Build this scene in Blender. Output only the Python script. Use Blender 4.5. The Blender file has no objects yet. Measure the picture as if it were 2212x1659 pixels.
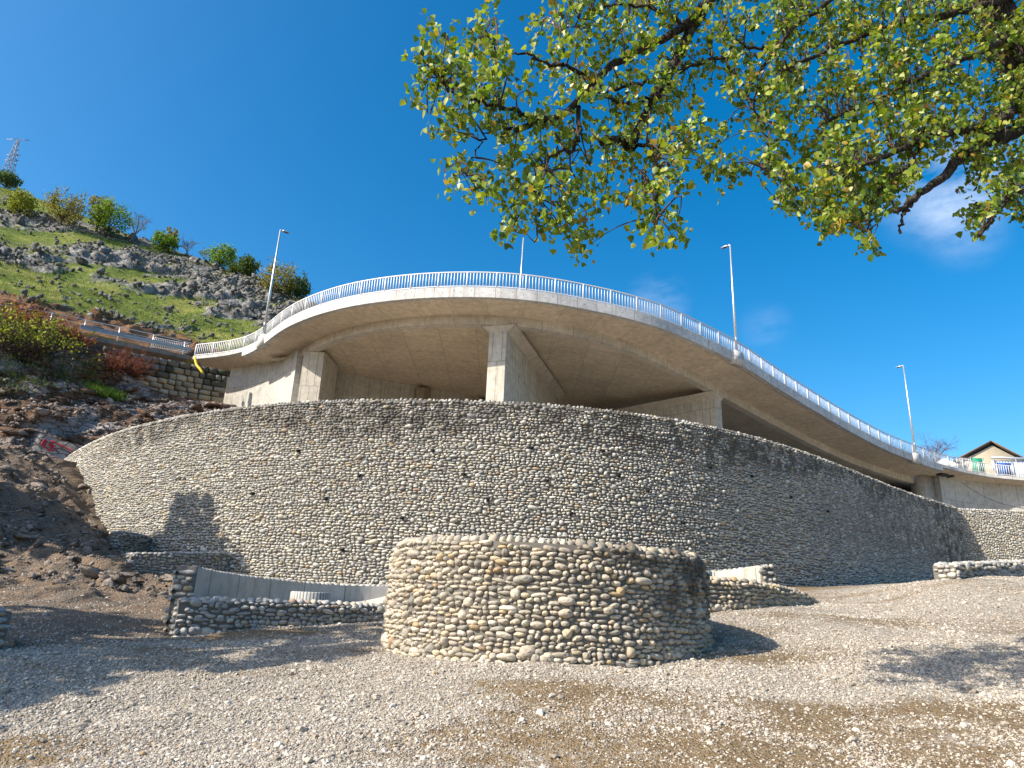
import bpy, math, random
import numpy as np
from mathutils import Vector, Matrix

# ------------------------------------------------------------------ camera, sky, sun, exposure
S = bpy.context.scene
COL = S.collection
F, CX, CY = 1480.0, 1106.0, 829.5
_p, _r = math.radians(17.6), math.radians(2.6)
EYE = np.array([0.0, 0.0, 1.6])
FW = np.array([0, math.cos(_p), math.sin(_p)])
R0 = np.array([1.0, 0, 0]); U0 = np.array([0, -math.sin(_p), math.cos(_p)])
RT = math.cos(_r) * R0 + math.sin(_r) * U0
UP = -math.sin(_r) * R0 + math.cos(_r) * U0
cam = bpy.data.cameras.new('camera'); cam_o = bpy.data.objects.new('camera', cam); COL.objects.link(cam_o)
cam.sensor_fit = 'HORIZONTAL'; cam.sensor_width = 36.0; cam.lens = F / 2212 * 36.0
cam.clip_start = 0.1; cam.clip_end = 3000
cam_o.matrix_world = Matrix(((RT[0], UP[0], -FW[0], 0), (RT[1], UP[1], -FW[1], 0), (RT[2], UP[2], -FW[2], 1.6), (0, 0, 0, 1)))
S.camera = cam_o

SUN_AZ, SUN_EL = math.radians(63), math.radians(39)      # azimuth counted from straight behind the camera towards the left
SD = np.array([-math.sin(SUN_AZ) * math.cos(SUN_EL), -math.cos(SUN_AZ) * math.cos(SUN_EL), math.sin(SUN_EL)])
sun = bpy.data.lights.new('sun', 'SUN'); sun.energy = 5.0; sun.angle = math.radians(0.5); sun.color = (1.0, 0.91, 0.78)
sun_o = bpy.data.objects.new('sun', sun); COL.objects.link(sun_o)
sun_o.rotation_euler = Vector(SD).to_track_quat('Z', 'Y').to_euler()
W = bpy.data.worlds.new('World'); S.world = W; W.use_nodes = True
wn = W.node_tree.nodes; wl = W.node_tree.links
bg = wn['Background']
sky = wn.new('ShaderNodeTexSky'); sky.sky_type = 'NISHITA'; sky.sun_disc = False
sky.sun_elevation = SUN_EL; sky.sun_rotation = math.atan2(SD[0], SD[1])
sky.altitude = 600; sky.air_density = 1.0; sky.dust_density = 3.0; sky.ozone_density = 2.0
hsv = wn.new('ShaderNodeHueSaturation'); hsv.inputs['Saturation'].default_value = 1.50; hsv.inputs['Value'].default_value = 1.02; hsv.inputs['Hue'].default_value = 0.493
wl.new(sky.outputs[0], hsv.inputs['Color'])
# a few thin wisps of cloud
tc = wn.new('ShaderNodeTexCoord'); mp = wn.new('ShaderNodeMapping'); mp.inputs['Scale'].default_value = (2.0, 2.0, 5.0)
mp.inputs['Location'].default_value = (3.1, 1.7, 0.6)
nz = wn.new('ShaderNodeTexNoise'); nz.inputs['Scale'].default_value = 5.0; nz.inputs['Detail'].default_value = 9; nz.inputs['Roughness'].default_value = 0.62
cr = wn.new('ShaderNodeValToRGB'); cr.color_ramp.elements[0].position = 0.66; cr.color_ramp.elements[1].position = 0.90
cr.color_ramp.elements[1].color = (0.30, 0.30, 0.30, 1)
mx = wn.new('ShaderNodeMix'); mx.data_type = 'RGBA'; mx.inputs['B'].default_value = (7.0, 7.4, 8.0, 1)
wl.new(tc.outputs['Generated'], mp.inputs['Vector']); wl.new(mp.outputs[0], nz.inputs['Vector']); wl.new(nz.outputs['Fac'], cr.inputs['Fac'])
cr.color_ramp.elements[0].position = 0.36; cr.color_ramp.elements[1].position = 0.78; cr.color_ramp.elements[1].color = (1, 1, 1, 1)
cf = None
for cx_, cy_, rad, st in ((2040, 385, 0.10, 0.50), (2085, 500, 0.06, 0.14), (1420, 655, 0.055, 0.22), (1655, 708, 0.045, 0.10)):
    d0 = FW + RT * (cx_ - CX) / F - UP * (cy_ - CY) / F; d0 = d0 / np.linalg.norm(d0)
    dn = wn.new('ShaderNodeVectorMath'); dn.operation = 'DISTANCE'; dn.inputs[1].default_value = tuple(d0); wl.new(tc.outputs['Generated'], dn.inputs[0])
    mr = wn.new('ShaderNodeMapRange'); mr.interpolation_type = 'SMOOTHSTEP'; mr.inputs['From Min'].default_value = rad; mr.inputs['From Max'].default_value = rad * 0.1; mr.inputs['To Max'].default_value = st
    wl.new(dn.outputs['Value'], mr.inputs['Value'])
    if cf is None: cf = mr.outputs[0]
    else:
        ad = wn.new('ShaderNodeMath'); ad.operation = 'ADD'; wl.new(cf, ad.inputs[0]); wl.new(mr.outputs[0], ad.inputs[1]); cf = ad.outputs[0]
ml = wn.new('ShaderNodeMath'); ml.operation = 'MULTIPLY'; wl.new(cf, ml.inputs[0]); wl.new(cr.outputs['Color'], ml.inputs[1]); wl.new(ml.outputs[0], mx.inputs['Factor']); wl.new(hsv.outputs[0], mx.inputs['A']); wl.new(mx.outputs['Result'], bg.inputs['Color'])
bg.inputs['Strength'].default_value = 0.135
S.cycles.diffuse_bounces = 8; S.cycles.max_bounces = 12
S.view_settings.view_transform = 'Standard'; S.view_settings.look = 'None'
S.view_settings.exposure = 0.72; S.view_settings.gamma = 1.0; S.view_settings.use_curve_mapping = False

# ------------------------------------------------------------------ helpers
rng = np.random.default_rng(7)
random.seed(7)


def PY(x, y, Y):                       # the point at distance Y along the view that shows at (x, y) of the 2212 x 1659 photograph
    d = FW + RT * (x - CX) / F - UP * (y - CY) / F
    return EYE + d * (Y / d[1])


def PZ(x, y, z):
    d = FW + RT * (x - CX) / F - UP * (y - CY) / F
    return EYE + d * ((z - 1.6) / d[2])


def proj(P):
    v = np.asarray(P, float) - EYE
    z = v @ FW
    z = np.where(np.abs(z) < 1e-6, 1e-6, z)
    return np.stack([CX + F * (v @ RT) / z, CY - F * (v @ UP) / z, z], -1)


def _hash(ix, iy, iz, seed):
    h = (ix.astype(np.int64) * 374761393 + iy.astype(np.int64) * 668265263 + iz.astype(np.int64) * 2147483647 + seed * 144665) & 0xffffffff
    h = ((h ^ (h >> 13)) * 1274126177) & 0xffffffff
    h = (h ^ (h >> 16)) & 0xffffffff
    return h.astype(np.float64) / 0xffffffff


def vnoise(x, y, z=None, seed=0):      # value noise in [-1, 1]
    x = np.asarray(x, float); y = np.asarray(y, float); z = np.zeros_like(x) if z is None else np.asarray(z, float)
    ix, iy, iz = np.floor(x), np.floor(y), np.floor(z)
    fx, fy, fz = x - ix, y - iy, z - iz
    fx, fy, fz = [f * f * (3 - 2 * f) for f in (fx, fy, fz)]
    r = 0
    for a in (0, 1):
        for b in (0, 1):
            for c in (0, 1):
                w = (fx if a else 1 - fx) * (fy if b else 1 - fy) * (fz if c else 1 - fz)
                r = r + w * _hash(ix + a, iy + b, iz + c, seed)
    return r * 2 - 1


def fbm(x, y, z=None, seed=0, oct=4, gain=0.5):
    a, s, t = 1.0, 0.0, 0.0
    for o in range(oct):
        k = 2.03 ** o
        s = s + a * vnoise(np.asarray(x) * k, np.asarray(y) * k, None if z is None else np.asarray(z) * k, seed + o * 17)
        t += a; a *= gain
    return s / t


def worley(x, y, seed=0):              # (F1, F2, value of the nearest cell)
    x = np.asarray(x, float); y = np.asarray(y, float)
    ix, iy = np.floor(x), np.floor(y)
    f1 = np.full(x.shape, 9.0); f2 = np.full(x.shape, 9.0); val = np.zeros(x.shape)
    for a in (-1, 0, 1):
        for b in (-1, 0, 1):
            cx, cy = ix + a, iy + b
            px = cx + _hash(cx, cy, cx * 0, seed); py = cy + _hash(cx, cy, cx * 0 + 1, seed)
            d = np.hypot(px - x, py - y)
            v = _hash(cx, cy, cx * 0 + 2, seed)
            m = d < f1
            f2 = np.where(m, f1, np.minimum(f2, d)); val = np.where(m, v, val); f1 = np.where(m, d, f1)
    return f1, f2, val


def tag(o, label=None, cat=None, group=None, kind=None):
    if label: o['label'] = label
    if cat: o['category'] = cat
    if group: o['group'] = group
    if kind: o['kind'] = kind
    return o


def empty(name, loc, label=None, cat=None, group=None):
    o = bpy.data.objects.new(name, None); COL.objects.link(o); o.location = tuple(loc); o.empty_display_size = 0.2
    return tag(o, label, cat, group)


def wloc(o):
    v = Vector((0, 0, 0))
    while o is not None:
        v += o.location; o = o.parent
    return np.array(v)


def link(name, me, parent=None, loc=None):
    o = bpy.data.objects.new(name, me); COL.objects.link(o)
    l = np.zeros(3) if loc is None else np.asarray(loc, float)
    if parent is not None:
        o.parent = parent
        l = l - wloc(parent)
    o.location = tuple(l)
    return o


def mesh_np(name, V, faces, mat=None, smooth=False, attrs=None, uv=None, mats=None, fmat=None):
    """faces: list of integer arrays (n, 3) or (n, 4); attrs: {name: per-vertex float or colour}; uv: per-vertex (n, 2)"""
    me = bpy.data.meshes.new(name)
    V = np.asarray(V, np.float32)
    faces = [np.asarray(f, np.int32) for f in faces if len(f)]
    me.vertices.add(len(V)); me.vertices.foreach_set('co', V.ravel())
    loops = np.concatenate([f.ravel() for f in faces])
    tot = np.concatenate([np.full(len(f), f.shape[1], np.int32) for f in faces])
    st = np.concatenate([[0], np.cumsum(tot)[:-1]]).astype(np.int32)
    me.loops.add(len(loops)); me.loops.foreach_set('vertex_index', loops)
    me.polygons.add(len(tot)); me.polygons.foreach_set('loop_start', st); me.polygons.foreach_set('loop_total', tot)
    if smooth: me.polygons.foreach_set('use_smooth', np.ones(len(tot), bool))
    if fmat is not None: me.polygons.foreach_set('material_index', np.asarray(fmat, np.int32))
    me.update(calc_edges=True)
    if attrs:
        for k, a in attrs.items():
            a = np.asarray(a, np.float32)
            if a.ndim == 1:
                at = me.attributes.new(k, 'FLOAT', 'POINT'); at.data.foreach_set('value', a)
            else:
                at = me.attributes.new(k, 'FLOAT_COLOR', 'POINT')
                at.data.foreach_set('color', np.concatenate([a, np.ones((len(a), 1), np.float32)], 1).ravel())
    if uv is not None:
        u = me.uv_layers.new(name='UVMap')
        u.data.foreach_set('uv', np.asarray(uv, np.float32)[loops].ravel())
    for m in (mats or ([mat] if mat else [])): me.materials.append(m)
    return me


class MB:
    """collects simple shapes into one mesh"""
    def __init__(s): s.v = []; s.f3 = []; s.f4 = []; s.n = 0; s.c = []
    def add(s, V, f3=(), f4=(), col=None):
        V = np.asarray(V, float)
        s.v.append(V)
        if len(f3): s.f3.append(np.asarray(f3) + s.n)
        if len(f4): s.f4.append(np.asarray(f4) + s.n)
        s.c.append(np.tile(np.asarray(col if col is not None else (0.5, 0.5, 0.5), float), (len(V), 1)))
        s.n += len(V)
    def box(s, c, sx, sy, sz, ax=None, ay=None, az=None, col=None):
        ax = np.array([1, 0, 0.]) if ax is None else np.asarray(ax); ay = np.array([0, 1., 0]) if ay is None else np.asarray(ay)
        az = np.array([0, 0, 1.]) if az is None else np.asarray(az)
        V = [np.asarray(c) + ax * sx / 2 * a + ay * sy / 2 * b + az * sz / 2 * d for d in (-1, 1) for b in (-1, 1) for a in (-1, 1)]
        s.add(V, f4=[(0, 2, 3, 1), (4, 5, 7, 6), (0, 1, 5, 4), (2, 6, 7, 3), (0, 4, 6, 2), (1, 3, 7, 5)], col=col)
    def tube(s, P, rad, seg=6, col=None, cap=True):
        P = np.asarray(P, float); n = len(P)
        rad = np.broadcast_to(np.asarray(rad, float), (n,))
        T = np.gradient(P, axis=0); T /= np.linalg.norm(T, axis=1, keepdims=True) + 1e-9
        ref = np.array([0.31, 0.17, 0.93]); a = np.cross(T, ref); a /= np.linalg.norm(a, axis=1, keepdims=True) + 1e-9
        b = np.cross(T, a)
        th = np.arange(seg) * 2 * math.pi / seg
        V = P[:, None] + rad[:, None, None] * (np.cos(th)[None, :, None] * a[:, None] + np.sin(th)[None, :, None] * b[:, None])
        V = V.reshape(-1, 3)
        f = []
        for i in range(n - 1):
            for j in range(seg):
                f.append((i * seg + j, i * seg + (j + 1) % seg, (i + 1) * seg + (j + 1) % seg, (i + 1) * seg + j))
        f3 = []
        if cap:
            V = np.concatenate([V, P[:1], P[-1:]])
            for j in range(seg):
                f3.append((n * seg, (j + 1) % seg, j)); f3.append((n * seg + 1, (n - 1) * seg + j, (n - 1) * seg + (j + 1) % seg))
        s.add(V, f3=f3, f4=f, col=col)
    def mesh(s, name, mat, smooth=False, origin=None):
        V = np.concatenate(s.v)
        if origin is not None: V = V - np.asarray(origin)
        fs = []
        if s.f3: fs.append(np.concatenate(s.f3))
        if s.f4: fs.append(np.concatenate(s.f4))
        return mesh_np(name, V, fs, mat, smooth, {'col': np.concatenate(s.c)})
    def build(s, name, mat, parent=None, smooth=False, loc=None):
        V = np.concatenate(s.v)
        o = V.mean(0) if loc is None else np.asarray(loc, float)
        return link(name, s.mesh(name, mat, smooth, o), parent, o)


def nspline(P, n):                     # natural cubic spline through knots, n even samples
    P = np.asarray(P, float); t = np.concatenate([[0], np.cumsum(np.linalg.norm(np.diff(P[:, :2], axis=0), axis=1))])
    m = len(t); h = np.diff(t); A = np.eye(m); B = np.zeros_like(P)
    for i in range(1, m - 1):
        A[i, i - 1] = h[i - 1]; A[i, i] = 2 * (h[i - 1] + h[i]); A[i, i + 1] = h[i]
        B[i] = 6 * ((P[i + 1] - P[i]) / h[i] - (P[i] - P[i - 1]) / h[i - 1])
    M = np.linalg.solve(A, B)
    q = np.linspace(0, t[-1], n); k = np.clip(np.searchsorted(t, q, side='right') - 1, 0, m - 2)
    u = (q - t[k])[:, None]; v = (t[k + 1] - q)[:, None]; H = h[k][:, None]
    return M[k] * v ** 3 / (6 * H) + M[k + 1] * u ** 3 / (6 * H) + (P[k] / H - M[k] * H / 6) * v + (P[k + 1] / H - M[k + 1] * H / 6) * u


def gsmooth(P, sig):
    P = np.asarray(P, float); r = int(3 * sig); k = np.exp(-0.5 * (np.arange(-r, r + 1) / sig) ** 2); k /= k.sum()
    out = np.empty_like(P)
    for c in range(P.shape[1]):
        a = P[:, c]
        pad = np.concatenate([2 * a[0] - a[1:r + 1][::-1], a, 2 * a[-1] - a[-r - 1:-1][::-1]])
        out[:, c] = np.convolve(pad, k, 'valid')
    return out


def path_frames(P):
    T = np.gradient(P[:, :2], axis=0); T /= np.linalg.norm(T, axis=1, keepdims=True)
    N = np.stack([-T[:, 1], T[:, 0]], 1)            # inward: away from the camera for a path that runs to the right
    s = np.concatenate([[0], np.cumsum(np.linalg.norm(np.diff(P[:, :2], axis=0), axis=1))])
    return T, N, s


def sweep(P, N, s, prof, closed=True, caps=True):
    """prof: (offset inward, height) pairs; returns V, quads, caps, uv with faces split by profile side"""
    prof = np.asarray(prof, float); m = len(prof); n = len(P)
    V = []; Q = []; UV = []; base = 0
    sides = m if closed else m - 1
    acc = 0
    for k in range(sides):
        a, b = prof[k], prof[(k + 1) % m]; L = np.hypot(*(b - a))
        for q, t in ((a, acc), (b, acc + L)):
            V.append(np.column_stack([P[:, :2] + N * q[0], P[:, 2] + q[1]])); UV.append(np.column_stack([s, np.full(n, t)]))
        i = np.arange(n - 1)
        Q.append(np.column_stack([base + i, base + i + 1, base + n + i + 1, base + n + i]))
        base += 2 * n; acc += L + 0.37
    V = np.concatenate(V); UV = np.concatenate(UV); Q = np.concatenate(Q)
    F3 = []
    if caps and closed:
        for e in (0, n - 1):
            c = np.array([[*(P[e, :2] + N[e] * q[0]), P[e, 2] + q[1]] for q in prof])
            F3.append([(base, base + k, base + k + 1) if e else (base, base + k + 1, base + k) for k in range(1, m - 1)])
            V = np.concatenate([V, c]); UV = np.concatenate([UV, prof]); base += m
    return V, Q, (np.concatenate([np.array(f) for f in F3]) if F3 else np.zeros((0, 3), int)), UV


def swept(name, P, N, s, prof, mat, parent, closed=True, smooth=False):
    V, Q, T3, UV = sweep(P, N, s, prof, closed)
    o = V.mean(0)
    return link(name, mesh_np(name, V - o, [Q, T3], mat, smooth, uv=UV), parent, o)

# ------------------------------------------------------------------ materials
MAT = {}


class NT:
    def __init__(s, name):
        s.m = bpy.data.materials.new(name); s.m.use_nodes = True; s.t = s.m.node_tree; s.n = s.t.nodes; s.l = s.t.links
        s.b = s.n['Principled BSDF']; s.out = s.n['Material Output']
    def new(s, t, **kw):
        n = s.n.new(t)
        for k, v in kw.items(): setattr(n, k, v)
        return n
    def noise(s, scale, detail=4, rough=0.55, vec=None, dist=0.0):
        n = s.new('ShaderNodeTexNoise'); n.inputs['Scale'].default_value = scale; n.inputs['Detail'].default_value = detail
        n.inputs['Roughness'].default_value = rough; n.inputs['Distortion'].default_value = dist
        if vec is not None: s.l.new(vec, n.inputs['Vector'])
        return n.outputs['Fac']
    def ramp(s, fac, stops):
        r = s.new('ShaderNodeValToRGB'); e = r.color_ramp.elements
        while len(e) < len(stops): e.new(0.5)
        for k, (p, c) in enumerate(stops):
            e[k].position = p; e[k].color = (*c, 1) if not np.isscalar(c) else (c, c, c, 1)
        s.l.new(fac, r.inputs['Fac'])
        return r.outputs['Color']
    def mix(s, fac, a, b, mode='MIX'):
        m = s.new('ShaderNodeMix', data_type='RGBA', blend_type=mode)
        for k, v in (('Factor', fac), ('A', a), ('B', b)):
            if hasattr(v, 'is_linked'): s.l.new(v, m.inputs[k])
            else: m.inputs[k].default_value = v if np.isscalar(v) else (*v, 1)
        return m.outputs['Result']
    def math(s, op, a, b=0.0):
        m = s.new('ShaderNodeMath', operation=op)
        for k, v in ((0, a), (1, b)):
            if hasattr(v, 'is_linked'): s.l.new(v, m.inputs[k])
            else: m.inputs[k].default_value = v
        return m.outputs[0]
    def attr(s, name, out='Color', typ='GEOMETRY'):
        a = s.new('ShaderNodeAttribute', attribute_name=name, attribute_type=typ)
        return a.outputs[out]
    def pos(s):
        return s.new('ShaderNodeNewGeometry').outputs['Position']
    def map(s, vec, scale):
        m = s.new('ShaderNodeMapping'); m.inputs['Scale'].default_value = scale; s.l.new(vec, m.inputs['Vector']); return m.outputs[0]
    def bump(s, h, strength=0.5, dist=0.02):
        b = s.new('ShaderNodeBump'); b.inputs['Strength'].default_value = strength; b.inputs['Distance'].default_value = dist
        s.l.new(h, b.inputs['Height']); s.l.new(b.outputs[0], s.b.inputs['Normal'])
    def fin(s, col, rough=0.8, metal=0.0, spec=0.3):
        if hasattr(col, 'is_linked'): s.l.new(col, s.b.inputs['Base Color'])
        else: s.b.inputs['Base Color'].default_value = (*col, 1)
        if hasattr(rough, 'is_linked'): s.l.new(rough, s.b.inputs['Roughness'])
        else: s.b.inputs['Roughness'].default_value = rough
        s.b.inputs['Metallic'].default_value = metal; s.b.inputs['Specular IOR Level'].default_value = spec
        return s.m


def m_simple(name, col, rough=0.6, metal=0.0, var=0.15, scale=3.0):
    t = NT(name); p = t.pos()
    n = t.noise(scale, 5, 0.6, p)
    c = t.mix(n, tuple(x * (1 - var) for x in col), tuple(min(1, x * (1 + var)) for x in col))
    return t.fin(c, rough, metal)


def m_stone(name, stain_dark=None):
    t = NT(name); p = t.pos()
    c = t.attr('col')
    n1 = t.noise(38, 5, 0.65, p)
    c = t.mix(1.0, c, t.ramp(n1, [(0.3, 0.72), (0.7, 1.12)]), 'MULTIPLY')
    n3 = t.noise(160, 2, 0.5, p)
    c = t.mix(t.ramp(n3, [(0.62, 0.0), (0.72, 0.5)]), c, (0.13, 0.12, 0.11))
    if stain_dark is not None:              # run-off stains and algae; on the round wall also shade painted into the colour
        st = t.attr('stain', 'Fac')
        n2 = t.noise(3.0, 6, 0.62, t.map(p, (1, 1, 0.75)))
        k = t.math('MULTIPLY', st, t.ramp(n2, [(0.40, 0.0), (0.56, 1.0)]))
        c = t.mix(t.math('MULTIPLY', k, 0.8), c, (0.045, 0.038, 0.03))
    t.bump(t.math('ADD', n1, t.math('MULTIPLY', n3, 0.4)), 0.5, 0.012)
    return t.fin(c, 0.82, 0, 0.25)


MAT['stone'] = m_stone('river_stone')
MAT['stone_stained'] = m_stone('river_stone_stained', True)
MAT['mortar'] = m_simple('mortar', (0.15, 0.138, 0.12), 0.95, 0, 0.35, 14)


def m_concrete(name, base, bw=2.4, bh=1.2, stain_dark=0.35, streak=True, seams=True, off=0.5, joint=0.43):
    t = NT(name); p = t.pos()
    uv = t.new('ShaderNodeUVMap').outputs[0]
    big = t.noise(0.45, 6, 0.6, p); med = t.noise(2.6, 7, 0.65, p); fine = t.noise(60, 4, 0.6, p)
    d = tuple(x * 0.62 for x in base); l = tuple(min(1, x * 1.14) for x in base)
    c = t.mix(big, d, l)
    c = t.mix(1.0, c, t.ramp(med, [(0.25, 0.66), (0.75, 1.12)]), 'MULTIPLY')
    if streak:
        sv = t.noise(1.0, 6, 0.7, t.map(p, (5, 5, 0.28)))
        c = t.mix(t.math('MULTIPLY', t.ramp(sv, [(0.52, 0.0), (0.75, 1.0)]), stain_dark), c, (0.20, 0.155, 0.09))
    pores = t.ramp(t.noise(34, 2, 0.4, p), [(0.2, 1.0), (0.27, 0.0)])
    c = t.mix(t.math('MULTIPLY', pores, 0.55), c, tuple(x * 0.35 for x in base))
    h = t.math('ADD', t.math('MULTIPLY', fine, 0.3), t.math('MULTIPLY', pores, -0.8))
    if seams:
        b = t.new('ShaderNodeTexBrick'); b.offset = off; b.inputs['Scale'].default_value = 1.0
        b.inputs['Brick Width'].default_value = bw; b.inputs['Row Height'].default_value = bh
        b.inputs['Mortar Size'].default_value = 0.02; b.inputs['Mortar Smooth'].default_value = 0.6; b.inputs['Bias'].default_value = 0.0
        b.inputs['Color1'].default_value = (0.93, 0.93, 0.93, 1); b.inputs['Color2'].default_value = (1.05, 1.05, 1.05, 1); b.inputs['Mortar'].default_value = (joint, joint * .95, joint * .88, 1)
        t.l.new(uv, b.inputs['Vector'])
        c = t.mix(1.0, c, b.outputs['Color'], 'MULTIPLY')
        h = t.math('ADD', h, t.math('MULTIPLY', b.outputs['Fac'], -1.2))
    t.bump(h, 0.35, 0.012)
    return t.fin(c, 0.86, 0, 0.25)


MAT['fascia'] = m_concrete('fascia_concrete', (0.66, 0.65, 0.63), 1.25, 3.0, 0.5)
MAT['soffit'] = m_concrete('soffit_concrete', (0.76, 0.64, 0.49), 2.5, 4.2, 0.15, False, True, 0.0, 0.58)
MAT['beam'] = m_concrete('beam_concrete', (0.66, 0.60, 0.51), 2.2, 6.0, 0.25)
MAT['pier'] = m_concrete('pier_concrete', (0.62, 0.58, 0.50), 0.6, 2.6, 0.6)
MAT['wallcon'] = m_concrete('wall_concrete', (0.58, 0.56, 0.51), 1.3, 3.4, 0.5)
MAT['cyl'] = m_concrete('planter_concrete', (0.60, 0.60, 0.57), 0.07, 3.0, 0.1)
MAT['road_kerb'] = m_concrete('road_kerb_concrete', (0.27, 0.25, 0.225), 1.3, 3.4, 0.5)
MAT['white_steel'] = m_simple('white_painted_steel', (0.68, 0.675, 0.66), 0.42, 0, 0.06, 2)
MAT['galv'] = m_simple('galvanised_steel', (0.62, 0.64, 0.66), 0.38, 0.75, 0.12, 5)
MAT['guard'] = m_simple('guardrail_steel', (0.33, 0.38, 0.42), 0.4, 0.6, 0.2, 4)
MAT['dark_metal'] = m_simple('dark_panel', (0.05, 0.055, 0.075), 0.4, 0.2, 0.2, 6)
MAT['hole'] = m_simple('weep_hole_dark', (0.012, 0.011, 0.01), 0.95, 0, 0.2, 6)
MAT['lattice'] = m_simple('pylon_steel', (0.20, 0.23, 0.27), 0.6, 0.5, 0.1, 1)
MAT['yellow'] = m_simple('yellow_pipe', (0.75, 0.58, 0.05), 0.45, 0, 0.1, 8)
MAT['red_paint'] = m_simple('red_paint', (0.50, 0.025, 0.035), 0.7, 0, 0.25, 9)
MAT['asphalt'] = m_simple('asphalt', (0.055, 0.055, 0.055), 0.92, 0, 0.3, 30)
MAT['white_wall'] = m_simple('white_render', (0.74, 0.74, 0.72), 0.8, 0, 0.06, 2)
MAT['green_sheet'] = m_simple('green_sheet', (0.03, 0.30, 0.17), 0.5, 0, 0.15, 3)
MAT['pale_sheet'] = m_simple('pale_blue_sheet', (0.55, 0.61, 0.68), 0.5, 0, 0.1, 2)
MAT['blue_sheet'] = m_simple('blue_sheet', (0.05, 0.12, 0.36), 0.5, 0, 0.1, 2)
MAT['roof_tile'] = m_simple('roof_tile', (0.16, 0.13, 0.11), 0.85, 0, 0.35, 7)
MAT['house_wall'] = m_simple('house_plaster', (0.55, 0.47, 0.34), 0.9, 0, 0.25, 1.5)


def m_ground():
    t = NT('gravel_ground'); p = t.pos()
    soil = t.attr('soil', 'Fac')
    v = t.new('ShaderNodeTexVoronoi'); v.inputs['Scale'].default_value = 21; t.l.new(p, v.inputs['Vector'])
    v2 = t.new('ShaderNodeTexVoronoi'); v2.inputs['Scale'].default_value = 58; t.l.new(p, v2.inputs['Vector'])
    g = t.ramp(v.outputs['Color'], [(0.05, (0.30, 0.265, 0.215)), (0.5, (0.43, 0.39, 0.325)), (0.95, (0.58, 0.54, 0.475))])
    g2 = t.ramp(v2.outputs['Color'], [(0.1, (0.28, 0.25, 0.20)), (0.9, (0.52, 0.49, 0.44))])
    g = t.mix(t.noise(6, 3, 0.5, p), g, g2)
    g = t.mix(t.ramp(v.outputs['Distance'], [(0.35, 0.0), (0.75, 0.55)]), g, (0.16, 0.13, 0.095))
    n = t.noise(5, 8, 0.7, p); nf = t.noise(45, 4, 0.6, p)
    s = t.ramp(n, [(0.3, (0.17, 0.115, 0.062)), (0.7, (0.31, 0.23, 0.135))])
    s = t.mix(1.0, s, t.ramp(nf, [(0.25, 0.6), (0.75, 1.2)]), 'MULTIPLY')
    k = t.math('ADD', soil, t.math('MULTIPLY', t.math('SUBTRACT', t.noise(9, 6, 0.7, p), 0.5), 1.4))
    k = t.ramp(k, [(0.35, 0.0), (0.65, 1.0)])
    c = t.mix(k, g, s)
    dk = t.attr('dirt', 'Fac')         # dark humus and rusty earth of the bank on the left
    e = t.ramp(t.noise(1.3, 8, 0.7, p), [(0.25, (0.095, 0.08, 0.066)), (0.45, (0.18, 0.145, 0.112)), (0.58, (0.25, 0.175, 0.115)), (0.68, (0.29, 0.245, 0.205)), (0.8, (0.36, 0.325, 0.285))])
    e = t.mix(1.0, e, t.ramp(nf, [(0.2, 0.5), (0.8, 1.4)]), 'MULTIPLY')
    kd = t.ramp(t.math('ADD', dk, t.math('MULTIPLY', t.math('SUBTRACT', n, 0.5), 0.9)), [(0.4, 0.0), (0.6, 1.0)])
    c = t.mix(kd, c, e)
    h = t.math('ADD', t.math('MULTIPLY', v.outputs['Distance'], -1.0), t.math('ADD', nf, t.math('MULTIPLY', v2.outputs['Distance'], -0.6)))
    t.bump(h, 0.9, 0.03)
    return t.fin(c, 0.95, 0, 0.15)


MAT['ground'] = m_ground()


def m_gravel():
    t = NT('gravel_stone')
    r = t.new('ShaderNodeObjectInfo').outputs['Random']
    c = t.ramp(r, [(0.0, (0.23, 0.195, 0.155)), (0.35, (0.38, 0.335, 0.275)), (0.7, (0.48, 0.435, 0.37)), (0.93, (0.58, 0.535, 0.465)), (1.0, (0.32, 0.22, 0.12))])
    c = t.mix(1.0, c, t.ramp(t.noise(60, 3, 0.6, t.pos()), [(0.2, 0.75), (0.8, 1.12)]), 'MULTIPLY')
    return t.fin(c, 0.9, 0, 0.2)


MAT['gravel'] = m_gravel()


def m_rock(name, stops, scale=0.55, cell=(1, 1, 2.2)):
    t = NT(name); p = t.pos()
    n = t.noise(scale, 9, 0.68, p, 0.4)
    c = t.ramp(n, stops)
    f = t.noise(9, 8, 0.75, p)
    c = t.mix(1.0, c, t.ramp(f, [(0.25, 0.5), (0.75, 1.3)]), 'MULTIPLY')
    v = t.new('ShaderNodeTexVoronoi', feature='DISTANCE_TO_EDGE'); v.inputs['Scale'].default_value = 1.6
    t.l.new(t.mix(0.15, t.map(p, cell), t.new('ShaderNodeTexNoise').outputs['Color']), v.inputs['Vector'])
    crack = t.ramp(v.outputs['Distance'], [(0.0, 0.35), (0.06, 1.0)])
    c = t.mix(1.0, c, crack, 'MULTIPLY')
    t.bump(t.math('ADD', f, crack), 0.9, 0.12)
    return t.fin(c, 0.95, 0, 0.15)


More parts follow.
